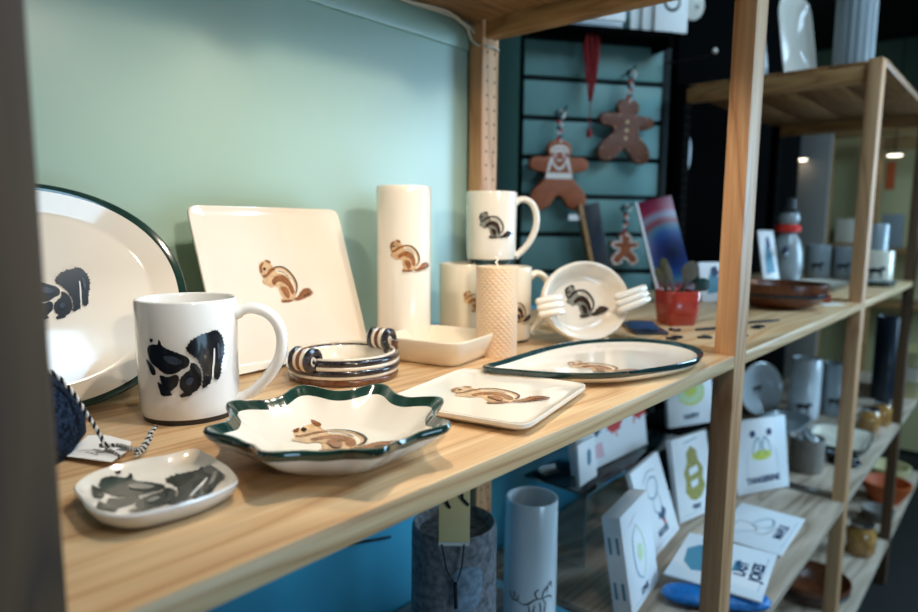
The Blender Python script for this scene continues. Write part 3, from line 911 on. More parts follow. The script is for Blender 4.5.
# red yarn tassel
t = thing('yarn_tassel', 'dark red yarn tassel hanging from the small dark ledge', 'tassel', onslat(-.054, .70, .055))
m = MB(); rnd = random.Random(11)
for i in range(26):
    a = rnd.random()*TAU; q = .034*rnd.random()**.4; zl = -.07-.10*rnd.random()
    p0 = Vector((.004*cos(a), .004*sin(a), .018)); p1 = Vector((q*cos(a)*1.1, q*sin(a)*.6, -.015-.05*rnd.random())); p2 = Vector((q*.85*cos(a), q*.5*sin(a), zl*.55-.02)); p3 = Vector((.004*cos(a*3), .004*sin(a*3), zl-.02))
    m.tube([p0, p0.lerp(p1, .6)+Vector((0, 0, .008)), p1, p1.lerp(p2, .5), p2, p3], .0022, 'redyarn', 5)
m.build('yarn_loops', t)
m = MB(); m.tube([(0, 0, -.13), (.001, 0, -.2), (-.001, 0, -.262)], .0016, 'redyarn', 6)
m.lathe([(0, -.285), (.006, -.284), (.0075, -.27), (.004, -.262), (0, -.26)], 12, 'redyarn'); m.build('tail', t)
# ledge with boxes, card stack
lb = MB(); T = Matrix.Translation(SP) @ Matrix.Rotation(ANG, 4, 'Z')
lb.box(-.215, .165, -.095, -.001, .683, .697, 'black', .002, T); lb.box(.150, .166, -.095, -.001, .66, .683, 'black', .001, T)
tag(lb.build('display_ledge'), 'small black ledge at the top of the slatted board', 'ledge')
m = MB(); m.box(-.150, .020, -.085, -.01, .6975, .715, 'greywhite', .002, T); m.box(-.132, .024, -.09, -.015, .7155, .785, 'paper', .002, T)
tag(m.build('white_box'), 'white box on the black ledge above the red tassel', 'box')
for i, (s0, s1) in enumerate(((.050, .112), (.078, .148), (.108, .205))):
    m = MB(); m.box(s0, s1, -.088+i*-.012+.02, -.080+i*-.012+.02, .6975, .80+.01*i, 'paper', .001, T)
    if i == 2:
        Tm = T @ Matrix.Translation(((s0+s1)/2, -.088+i*-.012+.0197, .775)) @ Matrix.Rotation(pi/2, 4, 'X')
        decal(m, [(x, y) for x, y in stroke([(.022*cos(a/10*TAU*.8+2), .022*sin(a/10*TAU*.8+2)) for a in range(11)], .009)], lambda u, v: Tm @ Vector((u, v, .0004)), 'ink', .01)
    tag(m.build('boxed_card'), ('grey edged white card, rearmost on the black ledge', 'white card standing in the middle of the black ledge', 'white card with a dark curl drawing in front on the ledge')[i], 'card')
m = MB(); Td = Matrix.Translation(onslat(.262, .80, .02)) @ Matrix.Rotation(ANG, 4, 'Z') @ Matrix.Rotation(pi/2, 4, 'X')
m.prism(circ(0, 0, .036, 40, .045), -.003, .003, 'cream', .0015, T=Td)
decal(m, circ(.012, -.008, .007, 12), lambda u, v: Td @ Vector((u, v, .0034)), 'inkgray', .01)
decal(m, circ(.0, .034, .004, 10), lambda u, v: Td @ Vector((u, v, .0034)), 'ink', .01)
m.tube([onslat(.262, .842, .02), onslat(.240, .87, .012), onslat(.21, .90, .004)], .0018, 'cord_w', 6)
tag(m.build('round_ornament'), 'cream oval ceramic disc hanging at the top beside the ledge', 'ornament')
m = MB(); m.tube([onslat(.185, .635, .012), onslat(.20, .637, .02), onslat(.27, .642, .09), onslat(.283, .650, .10)], .003, 'metal', 8)
bm = bmesh.new(); bmesh.ops.create_uvsphere(bm, u_segments=12, v_segments=8, radius=.008); m.addbm(bm, 'cream', Matrix.Translation(onslat(.286, .654, .103))); bm.free()
tag(m.build('wire_hook'), 'empty dark metal arm with pale tip beside the slatted board', 'hook')
# leaning framed picture and tag behind the dish
t = thing('leaning_frame', 'dark picture in a thin brown frame leaning behind the handled dish', 'picture', onslat(.000, .045, .045), (0, radians(-14), ANG))
m = MB(); m.box(-.032, -.020, -.012, .012, 0, .20, 'rail', .001); m.build('frame_edge', t)
m = MB(); m.box(-.019, .030, -.010, .010, 0, .195, 'ink', .001)
for i in range(6): m.box(-.012+.006*i, -.009+.006*i, -.0108, -.0101, .03+.012*i, .10+.012*i, 'steel')
m.build('picture_panel', t)
m = MB(); m.box(-.105, -.065, -.052, -.0505, .190, .206, 'paper', 0, T)
tag(m.build('price_label'), 'tiny white label under the gingerbread figure with apron', 'label')

# black display board behind the racks
m = MB()
pA, pB = Vector((2.07, .64, 0)), Vector((3.05, .50, 0)); dA = (pB-pA).normalized()
Tb = Matrix.Translation(pA) @ Matrix.Rotation(atan2(dA.y, dA.x), 4, 'Z')
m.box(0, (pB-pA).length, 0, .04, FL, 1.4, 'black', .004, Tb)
tag(m.build('velvet_backdrop'), 'tall black velvet panel behind the racks, right of the slatted board', 'display panel')

# ------------------------------------------------------------------ cards and tiles
def text_bm(txt, size, T, mb, k, align='CENTER', bold=0):
    cu = bpy.data.curves.new('lettering', 'FONT'); cu.body = txt; cu.size = size; cu.align_x = align; cu.offset = bold
    o = bpy.data.objects.new('lettering', cu); COL.objects.link(o)
    dg = bpy.context.evaluated_depsgraph_get(); me = o.evaluated_get(dg).to_mesh()
    mb.add([v.co for v in me.vertices], [list(p.vertices) for p in me.polygons], k, False, T)
    o.evaluated_get(dg).to_mesh_clear()
    bpy.data.objects.remove(o); bpy.data.curves.remove(cu)

def card(name, label, cat, loc, yawd, leand, w, h, th, draw, text=None, body='cardw', tk='inkblue', tsize=.018, ty=.022, sub=True, group=None):
    L = radians(leand)
    m = MB()
    m.box(0, w, 0, th, 0, h, body, .0012)
    T = Matrix.Rotation(pi/2, 4, 'X')
    def pl(u, v, hh=.0004): return T @ Vector((u, v, hh))
    def P(poly, k, hh=.0004): decal(m, [(x*w, y*h) for x, y in poly], lambda u, v: pl(u, v, hh), k, .03)
    def S(pts, wd, k, hh=.0006):
        Q = smooth_poly([(x*w, y*h) for x, y in pts], 4, False)
        strip(m, Q, wd, lambda u, v: pl(u, v, hh), k)
    draw(P, S)
    if text:
        text_bm(text, tsize, T @ Matrix.Translation((w/2, ty, .0005)), m, tk, bold=.0011)
        if sub: P([(.14, .055), (.86, .055), (.86, .068), (.14, .068)], 'cardpale')
    o = m.build(name, None, (loc[0], loc[1], loc[2]+(th*sin(L) if leand < 80 else th)), (-L, 0, radians(yawd)))
    return tag(o, label, cat, group)
def d_bird(P, S):
    P(circ(.34, .80, .055, 14, .05), 'inkblue'); P(circ(.66, .80, .055, 14, .05), 'inkblue')
    P(circ(.5, .50, .19, 16, .07), 'inkyel'); S([(.32, .52), (.36, .66), (.44, .74), (.48, .60), (.40, .5)], .004, 'inkteal'); S([(.68, .52), (.64, .66), (.56, .74), (.52, .60), (.60, .5)], .004, 'inkteal')
    S([(.2, .2), (.22, .5), (.30, .6)], .003, 'cardpale'); S([(.8, .2), (.78, .5), (.70, .6)], .003, 'cardpale')
card('picture_tile', 'white tile with a bird face and yellow beak standing right of the centre post', 'tile', (1.561, .208, -.4995), -25.9, 9.1, .179, .187, .012, d_bird, 'TANGERINE', tsize=.021, ty=.024)
def d_olive(P, S):
    P([(.36, .80), (.50, .87), (.64, .80), (.66, .68), (.78, .56), (.74, .44), (.80, .34), (.64, .22), (.50, .20), (.36, .23), (.24, .34), (.28, .46), (.24, .56), (.36, .68)], 'inkolive')
    P([(.38, .60), (.62, .62), (.64, .54), (.40, .51)], 'cardw', .0007); P([(.40, .44), (.60, .46), (.60, .38), (.42, .36)], 'cardw', .0007)
    S([(.3, .92), (.7, .95)], .0025, 'inkteal')
card('picture_tile', 'white tile with an olive green figure leaning left of the centre post', 'tile', (1.310, .252, -.4995), -11.7, 11, .142, .190, .014, d_olive, 'BEAR', tsize=.014, ty=.020)
def d_green(P, S):
    P([(.30, .95), (.7, .96), (.80, .75), (.76, .50), (.5, .38), (.25, .50), (.2, .75)], 'inkgreen'); S([(.25, .50), (.5, .40), (.75, .5), (.80, .74)], .006, 'inkyel'); P(circ(.5, .7, .15), 'inkyel', .0006)
card('picture_tile', 'white tile with pale green round drawing, highest, tucked under the upper shelf edge', 'tile', (1.505, .372, -.3455), -24.2, 8, .156, .135, .012, d_green, 'HAPPY', tsize=.017, ty=.018)
def d_moose(P, S):
    S([(.25, .80), (.5, .88), (.75, .84)], .0025, 'inkgray'); S([(.35, .75), (.33, .62), (.5, .56), (.66, .64), (.66, .76), (.5, .80), (.35, .75)], .0035, 'inkteal')
    S([(.45, .56), (.40, .44), (.52, .36)], .003, 'inkteal'); S([(.6, .6), (.66, .48), (.6, .36)], .003, 'inkgray')
    P([(.46, .40), (.56, .36), (.66, .42), (.74, .34), (.64, .27), (.60, .22), (.54, .30), (.48, .30)], 'inkblue'); P(circ(.61, .24, .035), 'inkred', .0007)
card('picture_tile', 'white tile with a line drawn moose leaning back behind the thick card box', 'tile', (1.117, .226, -.4995), 5.7, 19, .168, .178, .012, d_moose, 'MOOSE', tsize=.017, ty=.024)
def d_leaf(P, S):
    S([(.44, .80), (.30, .70), (.28, .50), (.34, .32), (.50, .22)], .0035, 'inkteal'); S([(.44, .80), (.60, .66), (.66, .48), (.62, .32), (.50, .22)], .0035, 'inkgreen')
    P([(.45, .6), (.56, .56), (.58, .44), (.46, .40), (.40, .5)], 'inkgreen'); S([(.2, .84), (.5, .90)], .002, 'inkpink')
bxc = card('card_box', 'thick white card box with pale green drawing, nearest left of the centre post', 'box', (.900, .164, -.4995), 7.8, 10, .150, .176, .034, d_leaf, 'LYNX', tsize=.014, ty=.016)
# maple leaf bag and small tile on the clear riser
leaf = [(0, 1), (.12, .74), (.26, .80), (.22, .50), (.40, .66), (.46, .56), (.72, .60), (.64, .42), (.74, .34), (.38, .06), (.42, -.06), (.05, -.02), (.04, -.36), (-.04, -.36), (-.05, -.02), (-.42, -.06), (-.38, .06), (-.74, .34), (-.64, .42), (-.72, .60), (-.46, .56), (-.40, .66), (-.22, .50), (-.26, .80), (-.12, .74)]
def d_maple(P, S):
    def lf(cx, cy, s, k, r=0):
        c, s_ = cos(r), sin(r)
        P([(cx+(x*c-y*s_)*s, cy+(x*s_+y*c)*s*1.6) for x, y in leaf], k, .0005)
    lf(.54, .42, .165, 'inkred', .15); lf(.84, .52, .21, 'inkred', -.5); lf(.68, .96, .07, 'inkred', .4)
    P(circ(.30, .56, .045, 12, .09), 'inkteal', .0005); P(circ(.27, .50, .03, 12, .06), 'inkblue', .0006); P(circ(.22, .75, .03, 12, .05), 'inkyel', .0005); P(circ(.30, .80, .03, 12, .04), 'inkolive', .0005)
    P([(.10, .15), (.35, .12), (.33, .34), (.12, .30)], 'inkpink', .0004)
card('printed_bag', 'white bag printed with red maple leaves on the clear riser', 'bag', (1.060, .372, -.3455), -3, 9, .290, .150, .020, d_maple)
def d_fish(P, S):
    P([(.55, .35), (.68, .45), (.70, .68), (.60, .80), (.48, .70), (.47, .48)], 'inkteal'); S([(.5, .4), (.66, .6), (.6, .78)], .003, 'inkblue')
card('picture_tile', 'small white tile with a blue oval drawing on the clear riser', 'tile', (1.020, .345, -.3455), 3, 6, .075, .085, .008, d_fish)
def d_maple2(P, S):
    S([(.2, .75), (.36, .84), (.52, .80), (.5, .62), (.38, .5), (.30, .62), (.2, .75)], .003, 'inkgray'); S([(.5, .62), (.66, .55), (.76, .42), (.62, .34), (.48, .42), (.5, .62)], .0035, 'inkteal'); S([(.3, .5), (.36, .36), (.60, .28)], .003, 'inkgray')
card('picture_card', 'white card with a pale line drawing lying flat nearest the board edge on the right', 'card', (1.312, .038, -.4995), 2.1, 90, .220, .142, .004, d_maple2, 'MAPLE', tsize=.026, ty=.018)
def d_blue(P, S):
    P([(.25, .62), (.6, .66), (.78, .8), (.62, .92), (.34, .88), (.2, .76)], 'inkteal'); P(circ(.52, .48, .09, 14, .07), 'inkteal'); P(circ(.52, .48, .04, 10, .03), 'inkblue', .0008); P([(.4, .38), (.64, .38), (.6, .30), (.44, .30)], 'inkteal')
card('picture_card', 'white card with blue creature drawing lying on the blue mesh packet', 'card', (1.0545, .002, -.4690), 8.4, 90, .195, .168, .004, d_blue, 'LAST\nJOKES', tsize=.027, ty=.040)
# blue mesh packet and red felt
t = thing('mesh_packet', 'bright blue mesh packet under the white creature card', 'packet', (1.050, .078, -.4998), (0, 0, radians(-58)))
m = MB()
rows = []
for i in range(25):
    q = i/24; x = -.095+.19*q; e_ = (1-abs(2*q-1)**4)**.5*.98+.02
    rows.append([(x, .032*e_*cos(TAU*j/40)*(1+.03*sin(i*1.9)), .0148+.0148*e_*sin(TAU*j/40)) for j in range(40)])
m.grid(rows, 'blueplastic'); m.build('packet_body', t)
m = MB(); m.prism([(x, y) for x, y in smooth_poly([(-.03, -.02), (.02, -.025), (.035, .0), (.02, .025), (-.02, .02)], 4)], 0, .018, 'redcloth', .006, T=Matrix.Translation((.985, .055, -.4998)))
tag(m.build('felt_piece'), 'small red felt piece in front of the blue mesh packet', 'felt')
m = MB(); m.tube([(1.20, .185, -.496), (1.215, .200, -.494), (1.235, .205, -.495), (1.25, .198, -.492), (1.27, .205, -.496), (1.285, .195, -.4955)], .004, 'cord_w', 8); m.tube([(1.195, .18, -.4965), (1.22, .19, -.4965), (1.25, .188, -.4965), (1.275, .19, -.4965)], .003, 'cord_k', 8)
tag(m.build('ribbon'), 'black and white ribbon scrap lying between the tiles', 'ribbon')
# clear riser
# blue marks on the spine of the thick card box
for zz in (.030, .110):
    for yy in (.008, .022):
        m_ = MB(); m_.add([(-.0002, yy, zz), (-.0002, yy+.005, zz), (-.0002, yy+.005, zz+.030), (-.0002, yy, zz+.030)], [(0, 1, 2, 3)], 'inkteal', False); m_.build('spine_mark', bxc)
t = thing('acrylic_riser', 'clear acrylic riser under the maple leaf bag', 'riser', (1.0, .305, -.4998))
m = MB(); m.box(0, .47, .015, .165, .1495, .1535, 'acryl', .001); m.build('riser_top', t)
for x in (0, .466):
    m = MB(); m.box(x, x+.004, .015, .165, 0, .149, 'acryl', .001); m.build('riser_leg', t)
# dark box behind the tiles
tag(bxo('storage_box', 1.50, 1.70, .36, .48, -.4998, -.350, 'black', .003), 'black box carrying the pale green tile', 'box')

# ------------------------------------------------------------------ stoneware crock, tag, white vase
t = thing('stone_crock', 'speckled grey stoneware crock on the lower board under the shelf edge', 'crock', (.560, .275, -.4998))
m = MB(); R_ = .060; H_ = .268
m.lathe([(0, .004), (R_*.9, 0), (R_*.97, .004), (R_, .03), (R_*1.0, .15), (R_*.985, H_-.012), (R_*.97, H_-.003), (R_*.93, H_), (R_*.86, H_-.004), (R_*.82, H_-.014), (0, H_-.012)], 72, 'stone')
# pale blotch glaze on the front
Rr = R_*1.0
c_ = cam_ang(.56, .275)
decal(m, smooth_poly([(-.001, -.02), (.030, -.026), (.040, .0), (.038, .028), (.012, .036), (-.006, .02)], 4), lambda u, v: (Rr*1.004*cos(c_+u/Rr), Rr*1.004*sin(c_+u/Rr), .195+v), 'stonelight', .006)
m.build('crock_body', t)
ct = Vector((.56, .275, 0)); dv = Vector((cos(c_), sin(c_), 0))
t = thing('yellow_tag', 'pale yellow tag on a dark string hanging over the grey crock', 'tag', ct+dv*.0625+Vector((0, 0, -.236)), (0, 0, c_+pi/2))
m = MB(); m.box(-.020, .020, -.0015, 0, 0, .095, 'yellow', .0004)
m.box(-.020, .020, -.0022, -.0016, 0, .005, 'paper')
m.build('tag_card', t)
for P_, r_ in (([(-.006, -.004, .052), (-.010, -.0045, .06), (-.009, -.005, .08), (-.002, -.005, .098)], .0022), ([(.018, -.004, .056), (.010, -.0045, .065), (.008, -.005, .085), (.012, -.005, .098)], .0022),
              ([(-.016, -.003, .002), (-.010, -.004, -.03), (.002, -.004, -.055), (.010, -.004, -.03), (.013, -.003, .002)], .0011), ([(.002, -.004, -.050), (.003, -.004, -.085)], .003)):
    m = MB(); m.tube(P_, r_, 'cord_k', 6); m.build('string', t)
tx, ty = .738, .268
t = thing('cylinder_vase', 'tall cool white vase with moose line drawing on the lower board', 'vase', (tx, ty, -.4998))
m = MB(); R_ = .0415; H_ = .248
m.lathe([(0, .004), (R_*.92, 0), (R_*.98, .003), (R_*1.03, .05), (R_*1.03, .12), (R_, H_-.004), (R_-.001, H_), (R_-.0035, H_), (R_-.0045, H_-.004), (R_-.004, .01), (0, .01)], 72, 'vase')
fc = on_cyl(R_*1.035, .085, cam_ang(tx, ty)+.1)
def vs(pts, wd=.0022):
    strip(m, smooth_poly([(x*.001, y*.001) for x, y in pts], 4, False), wd, lambda u, v: fc(u, v, .0006), 'ink')
vs([(-38, 20), (-34, 10), (-24, 8), (-22, 18)]); vs([(-30, 22), (-28, 12)]); vs([(-24, 8), (-14, 4), (-6, 6), (2, 12), (8, 14), (16, 14)]); vs([(-6, 6), (-4, -8), (-6, -24), (-2, -26), (0, -12)])
vs([(4, 4), (2, -10), (6, -22), (10, -12)]); vs([(16, 14), (22, 4), (20, -10), (24, -22), (28, -12)]); vs([(8, 14), (4, 24), (10, 30)]); vs([(16, 14), (18, 24), (26, 32), (24, 22)]); vs([(26, 32), (32, 38), (34, 28)]); vs([(16, 14), (28, 16), (36, 10)]); vs([(-34, -24), (-14, -30), (8, -30), (30, -26)]); vs([(12, 8), (14, -4), (12, -14)])
m.build('vase_body', t)
# black cable on the low wall
m = MB(); m.tube([(.18, .492, -.215), (.35, .493, -.262), (.50, .493, -.300), (.64, .493, -.33)], .0022, 'cord_k', 8)
m.tube([(.16, .492, -.235), (.34, .493, -.285), (.50, .493, -.326), (.64, .493, -.36)], .0022, 'cord_k', 8)
tag(m.build('wall_cable'), 'pair of thin black cables along the blue lit wall under the shelf', 'cable')

# ------------------------------------------------------------------ things on the second shelf
t = thing('red_pot', 'small square red glazed pot holding leaf shaped paddles', 'pot', (1.061, .182, 0), (0, 0, radians(-35)))
m = MB(); rf = superr(.034, .034, 4)
dish(m, rf, [(1, .05, .5, 'redglaze'), (.10, .05, 1, 'redglaze'), (.08, .060, 1, 'redglaze'), (.03, .062, 1, 'redglaze'), (0, .060, 1, 'redglaze'), (.04, .03, 1, 'redglaze'), (.14, .004, 1, 'redglaze'), (.22, 0, 1, 'redglaze'), (1, 0, 1, 'redglaze')], 80)
m.build('pot_body', t)
def paddle(label, x, y, z, L, W, k, tilt, az):
    P = smooth_poly([(-.0025, 0), (-.003, L*.35), (-W*.6, L*.5), (-W, L*.68), (-W*.7, L*.9), (0, L), (W*.7, L*.9), (W, L*.68), (W*.6, L*.5), (.003, L*.35), (.0025, 0)], 4)
    m = MB(); m.prism(P, -.0015, .0015, k, .0006, T=Matrix.Rotation(pi/2, 4, 'X'))
    o = m.build('leaf_paddle', None, (x, y, z), (0, 0, 0))
    o.rotation_euler = (radians(6), radians(tilt), radians(az)); tag(o, label, 'paddle')
paddle('large grey leaf paddle leaning right in the red pot', 1.066, .176, .0515, .066, .016, 'slateleaf', 14, -50)
paddle('dark teal leaf paddle, lowest on the right of the red pot', 1.078, .168, .0515, .044, .013, 'tealleaf', 48, -50)
paddle('green leaf paddle at the back right of the red pot', 1.074, .186, .0515, .056, .012, 'tealleaf', 32, -40)
paddle('thin olive leaf paddle leaning left in the red pot', 1.046, .190, .0515, .060, .007, 'oliveleaf', -30, -50)
paddle('tall olive leaf paddle standing at the back of the red pot', 1.052, .200, .0515, .070, .010, 'oliveleaf', -8, -50)
paddle('narrow grey leaf paddle between the olive ones in the red pot', 1.040, .178, .0515, .062, .006, 'slateleaf', -18, -50)
# rainbow card
m = MB(); w_, h_ = .085, .235
m.box(0, .006, -.0008, .010, 0, h_, 'cardw', .0008); m.box(.0062, w_, 0, .008, 0, h_, 'rainbow', .0008)
tag(m.build('rainbow_card', None, (1.345, .345, .008), (radians(-14), radians(-13), radians(-52))), 'card with a blue and crimson rainbow design standing behind the red pot', 'card')
# pins, earrings
flat = [((.905, .118, .0), 'pair of dark hoop pins beside the post foot', 0), ((.948, .086, 0), 'small black heart pin near the shelf edge by the post', 1), ((1.045, .110, 0), 'long dark pin at the far side of the post', 2),
        ((1.01, .050, 0), 'round dark pin with pink dot near the board edge', 3), ((1.12, .058, 0), 'dark curved pin on the second board', 0), ((1.20, .072, 0), 'flat black bar pin on the second board', 2), ((.985, .152, 0), 'dark oval pin closest to the red pot', 3)]
for (p, lb_, kind) in flat:
    m = MB()
    if kind == 0:
        for dx in (-.010, .010): m.tube([(dx+.008*cos(TAU*i/20), .008*sin(TAU*i/20), .0018) for i in range(20)], .0016, 'metal', 6, closed=True)
    elif kind == 1:
        m.prism(smooth_poly([(0, -.012), (.012, .0), (.010, .009), (0, .005), (-.010, .009), (-.012, .0)], 3), 0, .003, 'ink', .001)
    elif kind == 2:
        m.prism(smooth_poly([(-.040, -.003), (-.02, -.007), (.03, -.004), (.042, .002), (.01, .006), (-.03, .004)], 3), 0, .003, 'ink', .001, T=Matrix.Rotation(radians(-25), 4, 'Z'))
    else:
        m.lathe([(0, 0), (.010, 0), (.011, .0015), (.010, .003), (0, .0035)], 24, 'metal'); m.lathe([(0, .0034), (.004, .0036), (0, .0042)], 12, 'inkpink')
    tag(m.build('trinket_pin', None, (p[0], p[1], .0002)), lb_, 'pin')
m = MB(); m.box(-.055, .055, -.028, .028, .0002, .006, 'steel', .002, Matrix.Rotation(radians(40), 4, 'Z')); m.box(-.05, .04, -.020, .024, .0062, .010, 'inkblue', .002, Matrix.Rotation(radians(30), 4, 'Z'))
tag(m.build('flat_packet', None, (.955, .195, 0)), 'flat slate blue packet lying left of the red pot', 'packet')
# blue and white cards among the dark
def simplecard(label, loc, yawd, lean, w, h, k='inkteal'):
    def d(P, S):
        P([(.2, .2), (.8, .25), (.7, .6), (.4, .8), (.25, .5)], k); P([(.45, .6), (.7, .7), (.6, .9), (.4, .85)], 'inkblue', .0007)
    return card('picture_card', label, 'card', loc, yawd, lean, w, h, .005, d)
simplecard('blue and white card standing just left of the centre post on the second board', (1.43, .275, 0), -35, 15, .075, .095)
simplecard('white edged card right of the centre post, against the black panel', (1.83, .365, 0), -20, -4, .055, .150)
simplecard('blue white card beside the red capped figure', (1.98, .30, 0), -30, 14, .060, .170)
m = MB(); m.prism(smooth_poly([(0, 0), (.02, .01), (.028, .06), (.02, .11), (-.008, .125), (-.012, .07)], 3), 0, .002, 'cardw', T=Matrix.Rotation(pi/2, 4, 'X')); decal(m, smooth_poly([(.004, .03), (.018, .04), (.014, .09), (.0, .08)], 3), lambda u, v: (u, -.0024, v), 'inkteal', .02)
tag(m.build('hanging_card', None, (2.085, .612, .36), (0, 0, radians(-25))), 'small white and blue card pinned on the black panel left of the post', 'card')
# turned wooden bowl
def bowl(label, loc, r, h, k, kb, cat='bowl', parent=True, name='wooden_bowl'):
    t = thing(name, label, cat, loc)
    m = MB(); m.lathe([(0, .006), (r*.5, .006), (r*.8, h*.45), (r*.92, h*.78), (r*.965, h), (r, h), (r*1.0, h*.86), (r*.96, h*.62)], 80, k)
    m.lathe([(r*.935, h*.50), (r*.86, h*.28), (r*.62, .004), (r*.55, 0), (0, 0)], 80, k)
    m.build('bowl_body', t)
    m = MB(); m.lathe([(r*.96, h*.62), (r*.985, h*.60), (r*.97, h*.50), (r*.935, h*.50)], 80, kb); m.build('dark_band', t)
bowl('wide turned wooden bowl with dark band on the second board', (1.470, .118, .0002), .095, .055, 'darkbowl', 'bowlband')
m = MB(); m.box(-.017, .017, -.012, .012, .0002, .020, 'redglaze', .004, Matrix.Rotation(.4, 4, 'Z')); m.box(-.006, .01, -.008, .008, .0202, .028, 'redglaze', .003)
tag(m.build('red_toy'), 'small red block by the foot of the second post', 'toy').location = (1.655, .070, 0)
m = MB(); m.box(-.03, .03, -.012, .012, .0002, .002, 'paper', 0, Matrix.Rotation(-.5, 4, 'Z'))
tag(m.build('paper_slip'), 'white paper slip lying beside the small red block', 'paper').location = (1.60, .045, 0)
# figure with red scarf
t = thing('snow_figure', 'white bird shaped figure with red band standing behind the wooden bowl', 'figurine', (2.10, .278, .0002))
m = MB(); m.lathe([(0, 0), (.036, 0), (.044, .02), (.048, .06), (.046, .10), (.038, .135), (.026, .155), (.024, .160)], 40, 'greywhite'); m.build('figure_body', t)
m = MB(); m.lathe([(.0245, .1602), (.036, .163), (.038, .176), (.030, .184)], 40, 'inkred'); m.build('red_band', t)
m = MB(); m.lathe([(.026, .1842), (.032, .196), (.032, .208), (.026, .222), (0, .230)], 40, 'greywhite'); m.build('head', t)
m = MB(); m.lathe([(.030, .2212), (.031, .226), (.020, .232), (.018, .262), (0, .266)], 32, 'ink'); m.build('dark_cap', t)
for s_ in (-1, 1):
    m = MB(); m.tube([(s_*.044, -.01, .11), (s_*.062, -.015, .10), (s_*.072, -.018, .085)], [.010, .009, .005], 'steel', 8); m.build('wing', t)
# white pots with dark animal print
MOO = [('ink', [(-.5, -.05), (-.42, .12), (-.2, .2), (.1, .18), (.3, .3), (.48, .22), (.5, .08), (.34, .06), (.3, -.1), (.28, -.4), (.2, -.4), (.18, -.14), (-.2, -.12), (-.24, -.42), (-.32, -.42), (-.34, -.1)], 0)]
def pot(label, x, y, z, r, h, k='greywhite', name='white_pot', cat='pot', aoff=0, zc=.4, s=1.1):
    t = thing(name, label, cat, (x, y, z))
    m = MB(); m.lathe([(0, .004), (r*.9, 0), (r*.97, .003), (r, h*.2), (r, h-.003), (r-.002, h), (r-.004, h), (r-.005, h-.004), (r-.005, .01), (0, .01)], 48, k)
    art(m, MOO, r*s, on_cyl(r*1.004, h*zc, cam_ang(x, y)+aoff), eps=.0006)
    m.build('pot_body', t)
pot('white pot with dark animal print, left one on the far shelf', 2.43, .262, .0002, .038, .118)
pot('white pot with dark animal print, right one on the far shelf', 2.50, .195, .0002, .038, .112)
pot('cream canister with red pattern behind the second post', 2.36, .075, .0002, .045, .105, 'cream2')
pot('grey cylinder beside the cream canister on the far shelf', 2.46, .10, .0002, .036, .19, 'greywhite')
t = thing('green_rim_tray', 'dark green rimmed flat tray in front of the white pots', 'tray', (2.05, .170, .0002))
m = MB(); dish(m, superr(.16, .075, 2.6), [(1, .006, 1, 'cream2'), (.2, .006, 1, 'cream2'), (.06, .016, 1, 'teal_rim'), (0, .017, 1, 'teal_rim'), (.02, .012, 1, 'teal_rim'), (.15, 0, 1, 'teal_rim'), (1, 0, 1, 'teal_rim')], 80); m.build('tray_body', t)
m = MB(); m.lathe([(0, .0), (.016, 0), (.008, .012), (0, .022)], 16, 'paper')
tag(m.build('paper_cone'), 'tiny white cone lying in the green rimmed tray', 'cone').location = (1.93, .165, .0064)
t = thing('green_rim_tray', 'grey green flat dish at the tip of the far shelf', 'tray', (2.27, .050, .0002))
m = MB(); dish(m, superr(.055, .045, 3), [(1, .006, 1, 'greywhite'), (.2, .006, 1, 'greywhite'), (.06, .014, 1, 'greywhite'), (0, .015, 1, 'teal_rim'), (.15, 0, 1, 'teal_rim'), (1, 0, 1, 'teal_rim')], 60); m.build('dish_body', t)
# black bag on far frame
m = MB(); rows = []; rnd = random.Random(8)
for i in range(17):
    q = i/16; r_ = .075*(sin(pi*min(.97, max(.03, q**.7)))**.5)
    rows.append([(r_*cos(TAU*j/32)*(1+.08*sin(5*TAU*j/32+i*.7)), r_*1.1*sin(TAU*j/32)*(1+.08*cos(4*TAU*j/32+i)), -.16+.34*q) for j in range(32)])
rows.insert(0, [(0, 0, -.161)]*32); rows.append([(0, 0, .182)]*32)
m.grid(rows, 'black'); tag(m.build('black_bag', None, (2.68, -.095, .005)), 'black cloth bag hanging at the right edge past the far shelf', 'bag')

# ------------------------------------------------------------------ top board of the far rack
def plate_lean(name, label, loc, rx_, rz_, yawd, lean, p=2, k='cream', rim='cream', depth=.01):
    t = thing(name, label, 'plate', loc, (radians(-lean), 0, radians(yawd)))
    m = MB(); T_ = Matrix.Translation((0, 0, rz_)) @ Matrix.Rotation(pi/2, 4, 'X')
    dish(m, superr(rx_, rz_, p), [(1, -depth, 1, k), (.25, -depth, 1, k), (.04, .001, 1, rim), (0, 0, 1, rim), (.02, -.004, 1, k), (.25, -depth-.006, 1, k), (1, -depth-.006, 1, k)], 80, T=T_)
    m.build('plate_body', t); return t, T_
plate_lean('rect_platter', 'shiny white rectangular platter on top of the far rack', (1.97, .235, .5745), .052, .13, -40, 14, 5)
plate_lean('oval_platter', 'narrow white platter edge left of the shiny platter on top', (1.86, .315, .5745), .07, .11, -10, 12, 2.5, 'greywhite')
t = thing('ribbed_vase', 'tall ribbed clear grey cylinder on top of the far rack', 'vase', (2.03, .125, .5702))
m = MB(); rows = []
for z in (.0, .002, .1, .2, .35):
    rows.append([(.050*(1+.025*cos(16*TAU*i/128))*cos(TAU*i/128), .050*(1+.025*cos(16*TAU*i/128))*sin(TAU*i/128), z) for i in range(128)])
rows.insert(0, [(0, 0, 0)]*128); rows.append([(.044*cos(TAU*i/128), .044*sin(TAU*i/128), .35) for i in range(128)]); rows.append([(.044*cos(TAU*i/128), .044*sin(TAU*i/128), .01) for i in range(128)]); rows.append([(0, 0, .01)]*128)
m.grid(rows, 'greywhite'); m.build('vase_body', t)

